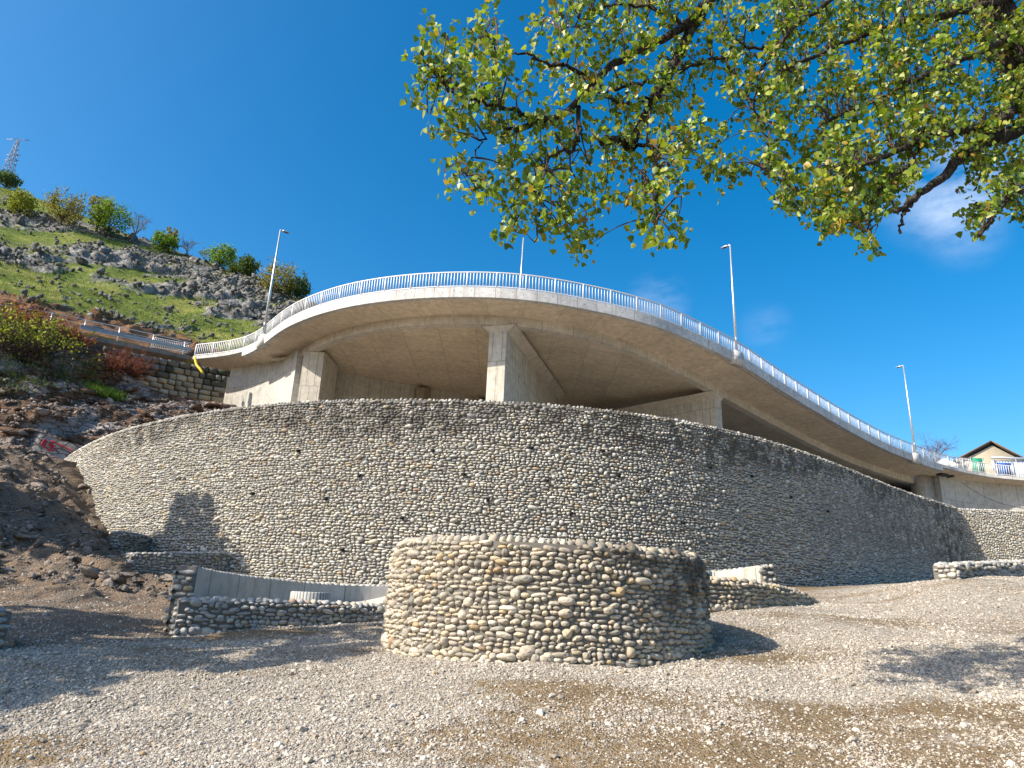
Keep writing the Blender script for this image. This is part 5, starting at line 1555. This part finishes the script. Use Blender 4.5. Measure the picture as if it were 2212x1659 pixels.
RUST = [((.20, .07, .03), .6), ((.28, .12, .05), .4)]
for i, (x, y, H, R, lb, cols, nl, ls, nt, tm) in enumerate([
    (20, 765, 3.0, 1.9, 'big yellow-leaved shrub with bare twigs at the left edge below the road', G_YEL, 800, .13, 90, 'twig'),
    (78, 765, 2.9, 1.7, 'yellow-green twiggy shrub second from the left edge below the road', G_YEL, 600, .13, 80, 'twig'),
    (45, 712, 1.6, 2.2, 'rust-red brush behind the yellow shrubs', RUST, 700, .14, 90, 'twig_red'),
    (120, 735, 1.5, 1.2, 'rust-red bush at the left end of the crash barrier', RUST, 420, .14, 90, 'twig_red'),
    (166, 745, 1.1, .9, 'small rust-red bush under the start of the crash barrier', RUST, 260, .12, 60, 'twig_red'),
    (238, 800, 1.9, .9, 'bare reddish shrub in front of the left part of the block wall', RUST, 0, .1, 90, 'twig_red'),
    (284, 812, 2.0, .8, 'bare pinkish shrub against the middle of the block wall', RUST, 0, .1, 100, 'twig_red'),
    (-60, 760, 3.2, 2.2, 'yellow shrub cut by the left picture edge', G_YEL, 600, .13, 80, 'twig')]):
    shrub(on_cut(x, y), H, R, lb, cols, 600 + i, nl, ls, nt, tm)


def grass_blades(name, pts, hs, cols, seed, per=40, spread=.35, mat='far_leaf'):
    g = np.random.default_rng(seed); Vs = []; col = []
    for P, h in zip(pts, hs):
        b = np.asarray(P) + g.normal(0, spread, (per, 3)) * np.array([1, 1, .15]); a = g.uniform(0, 6.28, per)
        d = np.column_stack([np.cos(a) * .35, np.sin(a) * .35, np.ones(per)]) * (h * g.uniform(.5, 1.1, per))[:, None]; w = np.column_stack([-np.sin(a), np.cos(a), 0 * a]) * 0.03 * (h / .4)
        Vs.append(np.stack([b - w, b + w, b + d * .6 + w * .7, b + d * .6 - w * .7, b + d, b + d * .98], 1)); c = np.array([q[0] for q in cols])[g.choice(len(cols), per, p=[q[1] for q in cols])]; col.append(np.repeat((c * g.uniform(.7, 1.2, (per, 1)))[:, None], 6, 1))
    V = np.concatenate(Vs); col = np.concatenate(col)
    return leaf_object(name, V, np.array([(0, 1, 2, 3), (3, 2, 4, 5)]), col, MAT[mat], None, 'stuff')


g = np.random.default_rng(640)
gp_ = [on_cut(x, y) for x, y in [(g.uniform(-10, 200), g.uniform(775, 850)) for _ in range(70)]]
grass_blades('slope_grass', gp_, g.uniform(.14, .36, len(gp_)), [((.07, .11, .03), .5), ((.11, .14, .04), .3), ((.13, .11, .05), .2)], 641, 40, .45)
gp_ = [on_cut(x + g.normal(0, 8), y + g.normal(0, 6)) for x, y in [(205, 845)] * 14 + [(242, 858)] * 18]
grass_blades('grass_tufts', gp_, g.uniform(.25, .5, len(gp_)), [((.15, .23, .035), .7), ((.20, .30, .04), .3)], 642, 40, .25)
pk = g.choice(len(wgt), 2600, p=np.where(ok.ravel(), 1.0, 0) / ok.sum())
grass_blades('hill_grass', hillG.reshape(-1, 3)[pk], g.uniform(.15, .36, len(pk)), [((.09, .13, .025), .5), ((.15, .17, .05), .3), ((.19, .17, .07), .2)], 643, 12, .5)

# ------------------------------------------------------------------ pylon
P = PY(14, 384, 210); P[2] -= 6; tp = PY(39, 303, 210)
Hh = tp[2] - P[2]
py = empty('lattice_pylon', P, 'grey steel lattice pylon on the hill crest at the top left', 'pylon')
wat = lambda v: 1.9 * (1 - v) + 0.28 * v
corner = lambda v, k: P + (tp - P) * v + np.array([(1, 1), (-1, 1), (-1, -1), (1, -1)][k] + (0,)) * wat(v)
for k in range(4):
    mb = MB(); mb.tube([corner(v, k) for v in (0, .5, 1)], 0.11, 4); mb.build('leg', MAT['lattice'], py)
mb = MB()
lv = np.linspace(0, 1, 12)
for a, b in zip(lv[:-1], lv[1:]):
    for k in range(4):
        j = (k + 1) % 4
        mb.tube([corner(a, k), corner(b, j)], .055, 3); mb.tube([corner(a, j), corner(b, k)], .055, 3); mb.tube([corner(b, k), corner(b, j)], .05, 3)
ob = mb.build('bracing', MAT['lattice'], py)
for v, l in ((1.0, 4.2), (.70, 2.6), (.60, 2.6)):
    mb = MB(); c = P + (tp - P) * v
    for sx in (-1, 1):
        e = c + np.array([sx * l, 0, 0.25]); mb.tube([c + np.array([0, .3, 0]), e], .06, 3); mb.tube([c + np.array([0, -.3, 0]), e], .06, 3); mb.tube([c + np.array([0, 0, 1.0]), e], .05, 3)
    mb.build('cross_arm', MAT['lattice'], py)

# ------------------------------------------------------------------ right end: house, fence, yard things, bare tree
HY = 86.0
ga, gb_, gc = PY(2046, 1006, HY), PY(2142, 955, HY), PY(2250, 1006, HY)
apex = gb_; eave = ga[2]; lx, rx = ga[0], 2 * gb_[0] - ga[0]
house = empty('gabled_house', (apex[0], HY, eave - 7), 'tan plastered house with a dark gabled roof at the right edge', 'house')
V = np.array([(lx + .5, HY, eave - 8), (rx - .5, HY, eave - 8), (rx - .5, HY, eave), (apex[0], HY, apex[2] - .45), (lx + .5, HY, eave)]); HD = np.array([.60, .80, 0]); V2 = V + HD * 11
V = np.concatenate([V, V2]); o = V.mean(0)
link('wall', mesh_np('wall', V - o, [np.array([(0, 1, 2, 4), (1, 6, 7, 2), (5, 0, 4, 9), (6, 5, 9, 7)]), np.array([(4, 2, 3), (9, 8, 7)])], MAT['house_wall']), house, o)
for sx, ex_ in ((-1, lx), (1, rx)):
    a = np.array([apex[0], 0, apex[2]]); b = np.array([ex_ + sx * .35, 0, eave - .15]); d = b - a; d /= np.linalg.norm(d); nn = np.array([-d[2] * sx * -1, 0, abs(d[0])]); nn = np.array([d[2] * -sx, 0, abs(d[0])])
    V = []
    for y in (-.35, 11.6):
        for t_, h_ in ((0, 0), (1, 0), (1, .28), (0, .28)):
            q = a + (b - a) * t_ + np.array([0, 0, h_ * .7]) + HD * y; V.append((q[0], HY + q[1], q[2]))
    V = np.array(V); o = V.mean(0)
    link('roof', mesh_np('roof', V - o, [np.array([(0, 3, 2, 1), (4, 5, 6, 7), (0, 1, 5, 4), (1, 2, 6, 5), (2, 3, 7, 6), (3, 0, 4, 7)])], MAT['roof_tile']), house, o)
# pale canopy in front of the house
cy = empty('canopy_roof', PY(2180, 1010, 80), 'pale corrugated canopy in front of the gabled house', 'canopy')
a, b = PY(2141, 992, 80), PY(2300, 990, 80)
mb = MB()
nr_ = 26
for k in range(nr_):
    c = a + (b - a) * (k + .5) / nr_; w = np.linalg.norm(b - a) / nr_
    mb.box(c + np.array([0, 0, -.75 + .03 * (k % 2)]), w, .05, 1.1)
ob = mb.build('corrugated_sheet', MAT['pale_sheet'], cy)
mb = MB(); mb.box((a + b) / 2 + np.array([0, -.1, -.05]), np.linalg.norm(b - a), .18, .28); mb.build('gutter', MAT['galv'], cy)
for f_ in (.02, .32, .62, .92):
    mb = MB(); c = a + (b - a) * f_; mb.box(c + np.array([0, -.15, -3]), .14, .14, 6); mb.build('post', MAT['galv'], cy)
for x0, x1, y0, y1, Yd, mt_, nm, lb in ((2101, 2124, 1002, 1022, 72, 'green_sheet', 'green_gate', 'green sheet metal gate behind the right end of the railing'),
                                   (2156, 2186, 1012, 1024, 74, 'blue_sheet', 'blue_board', 'blue board under the pale canopy, behind the railing'),
                                   (2192, 2240, 1013, 1032, 75, 'pale_sheet', 'pale_board', 'pale blue board at the right edge under the canopy')):
    a, b = PY(x0, y1, Yd), PY(x1, y0, Yd); r = empty(nm, (a + b) / 2 * np.array([1, 1, 0]) + np.array([0, 0, a[2]]), lb, 'board' if 'board' in nm else 'gate')
    mb = MB(); mb.box((a + b) / 2, b[0] - a[0], .06, b[2] - a[2] + 1.2); mb.build('sheet', MAT[mt_], r)
    mb = MB()
    for f_ in (0.0, 1.0): mb.box([a[0] + (b[0] - a[0]) * f_, Yd - .05, (a[2] + b[2]) / 2], .09, .1, b[2] - a[2] + 1.3)
    mb.build('frame', MAT['galv'], r)
# white stair parapet behind the railing
a = PY(2028, 1010, 70); r = empty('white_stair_wall', a, 'white stepped parapet with a barred panel behind the railing, left of the green gate', 'stair wall'); r['kind'] = 'thing'
prs = [PY(*q, 70) for q in [(2026, 998), (2040, 990), (2072, 1003), (2090, 1008), (2090, 1030), (2026, 1030)]]
V = np.array(prs + [p + np.array([0, .3, 0]) for p in prs]); o = V.mean(0); k6 = [(i, (i + 1) % 6, (i + 1) % 6 + 6, i + 6) for i in range(6)]
link('parapet', mesh_np('parapet', V - o, [np.array(k6 + [(0, 5, 4, 3), (0, 3, 2, 1), (6, 7, 8, 9), (6, 9, 10, 11)])], MAT['white_wall']), r, o)
tb = MB()
for x in np.linspace(2066, 2092, 9): tb.tube([PY(x, 1006, 69.8), PY(x, 990, 69.8)], .03, 4)
tb.tube([PY(2066, 990, 69.8), PY(2092, 990, 69.8)], .04, 4); tb.build('bars', MAT['white_steel'], r)
P = PY(2020, 1010, 76); tree('bare_tree', P - np.array([0, 0, .5]), 3.9, 2.6, 'leafless reddish-purple tree behind the railing, left of the gabled house', None, G_DARK, 701, bare=True, twig_mat='twig_purple', mat_t='twig_purple', trunk=.12)
P = PY(2060, 1018, 79); tree('bare_tree', P - np.array([0, 0, 1]), 3.4, 2.4, 'low leafless brown bush-like tree between the railing and the house', None, G_DARK, 702, bare=True, twig_mat='twig_purple', mat_t='twig_purple', trunk=.12)
# ground of the upper terrace on the right, behind the bridge
V = np.array([[34, 72, 14.2], [62, 70, 13.6], [140, 80, 13.5], [140, 160, 14], [20, 160, 15], [20, 80, 14.5]])
mb = MB(); mb.add(V, f4=[(0, 1, 2, 3), (0, 3, 4, 5)])
o = mb.build('upper_terrace', MAT['asphalt']); o['kind'] = 'structure'

# ------------------------------------------------------------------ the poplar that hangs into the picture
pop = empty('poplar_tree', (9.6, 7.6, float(ground(9.6, 7.6))), 'large poplar reaching into the sky from the upper right, green and yellow leaves', 'tree')
LIMBS = [   # (points as column, row, distance), first and last radius
    ([(1930, -330, 8.2), (1720, -150, 8.0), (1560, -30, 7.8), (1496, 60, 7.6), (1446, 150, 7.4), (1396, 250, 7.2), (1362, 322, 7.0)], .135, .055),
    ([(1640, -150, 7.9), (1560, -40, 7.7), (1479, 50, 7.5), (1363, 120, 7.3), (1273, 187, 7.1), (1220, 247, 6.9), (1180, 257, 6.8), (1113, 282, 6.7)], .105, .035),
    ([(1362, 318, 7.0), (1330, 300, 6.8), (1296, 308, 6.6)], .05, .03),
    ([(1362, 318, 7.0), (1420, 345, 6.8), (1416, 400, 6.7), (1420, 470, 6.6)], .03, .010),
    ([(1180, 257, 6.8), (1140, 250, 6.7), (1080, 230, 6.5), (980, 200, 6.3), (950, 172, 6.2)], .035, .010),
    ([(1273, 170, 7.1), (1240, 150, 6.9), (1176, 133, 6.7), (1123, 114, 6.6), (1075, 120, 6.5)], .030, .008),
    ([(1113, 282, 6.7), (1070, 280, 6.6), (1025, 330, 6.5), (1008, 380, 6.4)], .022, .006),
    ([(1250, 230, 7.0), (1250, 285, 6.9), (1185, 345, 6.7), (1150, 420, 6.6)], .03, .010),
    ([(1446, 150, 7.4), (1440, 165, 7.2), (1390, 178, 7.0), (1340, 190, 6.9), (1290, 200, 6.8)], .035, .012),
    ([(1420, 205, 7.3), (1380, 222, 7.1), (1330, 220, 6.9), (1280, 205, 6.8)], .03, .010),
    ([(1440, 160, 7.4), (1520, 135, 7.5), (1600, 120, 7.6), (1650, 128, 7.8)], .03, .010),
    ([(2290, 190, 8.6), (2212, 223, 8.2), (2053, 283, 7.6), (1930, 330, 7.2), (1833, 370, 6.9)], .085, .022),
    ([(2300, 235, 8.8), (2212, 266, 8.4), (2126, 302, 8.1), (2076, 340, 7.8), (1993, 417, 7.3), (1933, 457, 7.0)], .15, .025),
    ([(1975, 430, 7.2), (1952, 462, 7.1), (1945, 503, 7.0)], .028, .016),
    ([(2320, 300, 8.2), (2212, 390, 7.8), (2160, 450, 7.5), (2116, 507, 7.3)], .065, .028),
    ([(2300, 10, 8.8), (2212, 63, 8.5), (2050, 140, 8.0), (1893, 213, 7.6), (1790, 260, 7.4)], .075, .020),
    ([(2120, -160, 8.4), (1900, -60, 8.0), (1726, 50, 7.7), (1660, 130, 7.5), (1620, 187, 7.4)], .07, .022),
    ([(1690, 100, 7.6), (1660, 105, 7.4), (1590, 90, 7.3), (1560, 70, 7.2)], .03, .010),
    ([(1560, 125, 7.5), (1640, 250, 7.3), (1660, 330, 7.1), (1650, 365, 7.0)], .022, .007),
    ([(2280, -60, 8.9), (2100, 20, 8.4), (1980, 40, 8.1), (1800, 105, 7.8), (1700, 150, 7.5)], .10, .02),
    ([(1480, 60, 7.6), (1440, 30, 7.3), (1300, 20, 7.0), (1215, 70, 6.8)], .03, .007),
    ([(1990, 300, 7.5), (1960, 360, 7.3), (1890, 430, 7.1), (1872, 500, 7.0)], .022, .006)]
trunk_pts = np.array([(9.6, 7.6, float(ground(9.6, 7.6)) - .3), (9.6, 8.0, 3.2), (9.2, 8.6, 6.5), (8.35, 8.9, 9.0), (7.7, 8.9, 11.5), (7.0, 8.8, 14.0)])
mb = MB(); mb.tube(nspline(trunk_pts, 20), np.linspace(.55, .20, 20), 14); mb.build('trunk', MAT['bark'], pop, True)
limb_pts = []
tp_ = nspline(trunk_pts, 60)
for pts, ra, rb_ in LIMBS:
    P = np.array([PY(*q) for q in pts])
    if pts[0][0] > 2200 or pts[0][1] < -100:
        k = int(np.argmin(np.linalg.norm(tp_ - (P[0] + np.array([0, 0, -.4])), axis=1))); P = np.concatenate([tp_[k:k + 1], P])
    C = nspline(P, 6 * len(P)); g = np.random.default_rng(int(pts[0][0]))
    C[1:-1] += g.normal(0, .018, C[1:-1].shape)
    mb = MB(); mb.tube(C, np.linspace(ra, rb_, len(C)), 9); mb.build('limb', MAT['bark'], pop, True); limb_pts.append(C)
LP = np.concatenate(limb_pts)
# outline of the leafy part, with the openings of clear sky, as seen towards the crown; every spray of leaves then hangs at its own distance
POLY = np.array([(893, 130), (925, 75), (985, 95), (1025, 60), (1050, 12), (1085, 60), (1098, 150), (1150, 50), (1200, -60), (2300, -60), (2300, 480), (2212, 495), (2190, 420), (2150, 455), (2100, 500), (2085, 440), (2100, 400),
                 (2040, 330), (1960, 400), (1940, 440), (1890, 450), (1885, 535), (1862, 535), (1850, 490), (1790, 515), (1740, 470), (1690, 425), (1700, 380), (1640, 385), (1600, 385), (1555, 410), (1500, 395), (1465, 460), (1455, 545), (1430, 545), (1400, 530), (1370, 470), (1350, 440),
                 (1320, 430), (1290, 480), (1290, 520), (1245, 540), (1205, 505), (1140, 500), (1100, 495), (1085, 450), (1020, 425), (970, 400), (955, 345), (985, 330), (1050, 300), (1000, 290), (940, 300), (925, 235), (905, 200)], float)
HOLES = [(1185, 190, 42, 34), (1120, 165, 30, 24), (1240, 235, 26, 50), (1150, 215, 30, 22), (1050, 315, 48, 22), (1010, 345, 26, 26), (1395, 210, 22, 20), (1320, 225, 40, 26), (1560, 240, 26, 34), (1600, 320, 40, 30), (1495, 365, 40, 22), (1435, 300, 22, 16), (1330, 395, 36, 26), (2045, 355, 60, 40), (1780, 150, 30, 20), (1860, 75, 22, 16), (1700, 345, 30, 18), (2010, 80, 22, 14), (1640, 60, 20, 14), (1590, 30, 24, 12), (1130, 95, 26, 40), (1375, 330, 22, 16)]


def inside(x, y):
    n = len(POLY); r = False; j = n - 1
    for i in range(n):
        xi, yi = POLY[i]; xj, yj = POLY[j]
        if (yi > y) != (yj > y) and x < (xj - xi) * (y - yi) / (yj - yi) + xi: r = not r
        j = i
    return r


g = np.random.default_rng(801)
cl = []; tries = 0
while len(cl) < 520 and tries < 40000:
    tries += 1
    x, y = g.uniform(890, 2290), g.uniform(-50, 545)
    if not inside(x, y): continue
    if any(((x - a) / b) ** 2 + ((y - c) / d) ** 2 < 1 for a, c, b, d in HOLES): continue
    if any((x - a) ** 2 + (y - b) ** 2 < 22 ** 2 for a, b in cl): continue
    cl.append((x, y))
cl = np.array(cl)
lpx = proj(LP)
CC = []; wt = []
tw = MB()
for x, y in cl:
    k = int(np.argmin((lpx[:, 0] - x) ** 2 + (lpx[:, 1] - y) ** 2)); D = LP[k, 1]
    layers = 1 if x < 1650 else 2
    for l in range(layers):
        Yd = D + g.normal(0.0, .35) + (l * 0.9 if l else 0)
        c = PY(x + (g.normal(0, 14) if l else 0), y + (g.normal(0, 14) if l else 0), Yd); CC.append(c); wt.append(c - LP[k])
        if np.linalg.norm(c - LP[k]) < 2.6 and l < 2:
            s = LP[k]; m_ = (s + c) / 2 + g.normal(0, .07, 3) + np.array([0, 0, .10]); e = c + np.array([0, 0, -.05])
            tw.tube(nspline(np.array([s, m_, e]), 6), np.linspace(.013, .004, 6), 4, cap=False)
# crown above and to the right of the frame
for _ in range(150):
    x, y = g.uniform(1450, 2900), g.uniform(-420, -40)
    CC.append(PY(x, y, g.uniform(8.0, 10.5))); wt.append(g.normal(0, .3, 3))
for _ in range(90):
    x, y = g.uniform(2230, 2900), g.uniform(-60, 420)
    CC.append(PY(x, y, g.uniform(7.5, 10))); wt.append(g.normal(0, .3, 3))
ob = tw.build('twigs', MAT['twig'], pop, True); ob['kind'] = 'stuff'
CC = np.array(CC); per = 30
k = np.repeat(np.arange(len(CC)), per)
D_ = np.array(wt); D_ = D_ / (np.linalg.norm(D_, axis=1, keepdims=True) + 1e-6) * 0.7 + g.normal(0, .35, D_.shape) + np.array([0, 0, -.55]); D_ /= np.linalg.norm(D_, axis=1, keepdims=True)
C = CC[k] + D_[k] * g.uniform(-.22, .2, (len(k), 1)) + g.normal(0, .055, (len(k), 3)) + np.array([0, 0, .03])
V, Q, col = leaf_cloud(C, np.full(len(C), 0.081), g, GREENS, 0.8, 'poplar')
pl = proj(C); fr_ = (pl[:, 0] > 900) & (pl[:, 0] < 2200) & (pl[:, 1] > 5) & (pl[:, 1] < 560) & (pl[:, 2] > 1)
ext = np.ptp(proj(V.reshape(-1, 3)).reshape(len(V), 6, 3)[..., :2], axis=1); area = np.where(fr_, ext[:, 0] * ext[:, 1] / (1 + 4 * np.clip((pl[:, 0] - 1500) / 700, 0, 1)), 0)
top = np.argsort(-area)[:300]; rest = np.ones(len(V), bool); rest[top] = False
for i in top:
    link('leaf', mesh_np('leaf', V[i] - C[i], [Q], MAT['leaf'], True, {'col': col[i]}), pop, C[i])
leaf_object('foliage', V[rest], Q, col[rest], MAT['leaf'], pop, 'stuff')

# two tall trees beyond the left edge whose shade falls on the wall and on the earth
tree('shade_tree', (-20.7, 16.9, float(ground(-20.7, 16.9))), 9.6, 3.4, 'tall tree beyond the left edge that shades the tall pebble wall', 'trees beyond the left edge', G_DARK, 901, leaves=1500, lsize=.55, trunk=.35)
tree('shade_tree', (-14.2, 6.6, float(ground(-14.2, 6.6))), 11.6, 3.3, 'tree beyond the left edge that shades the earth and the low pebble wall', 'trees beyond the left edge', G_DARK, 902, leaves=1300, lsize=.42, trunk=.3)
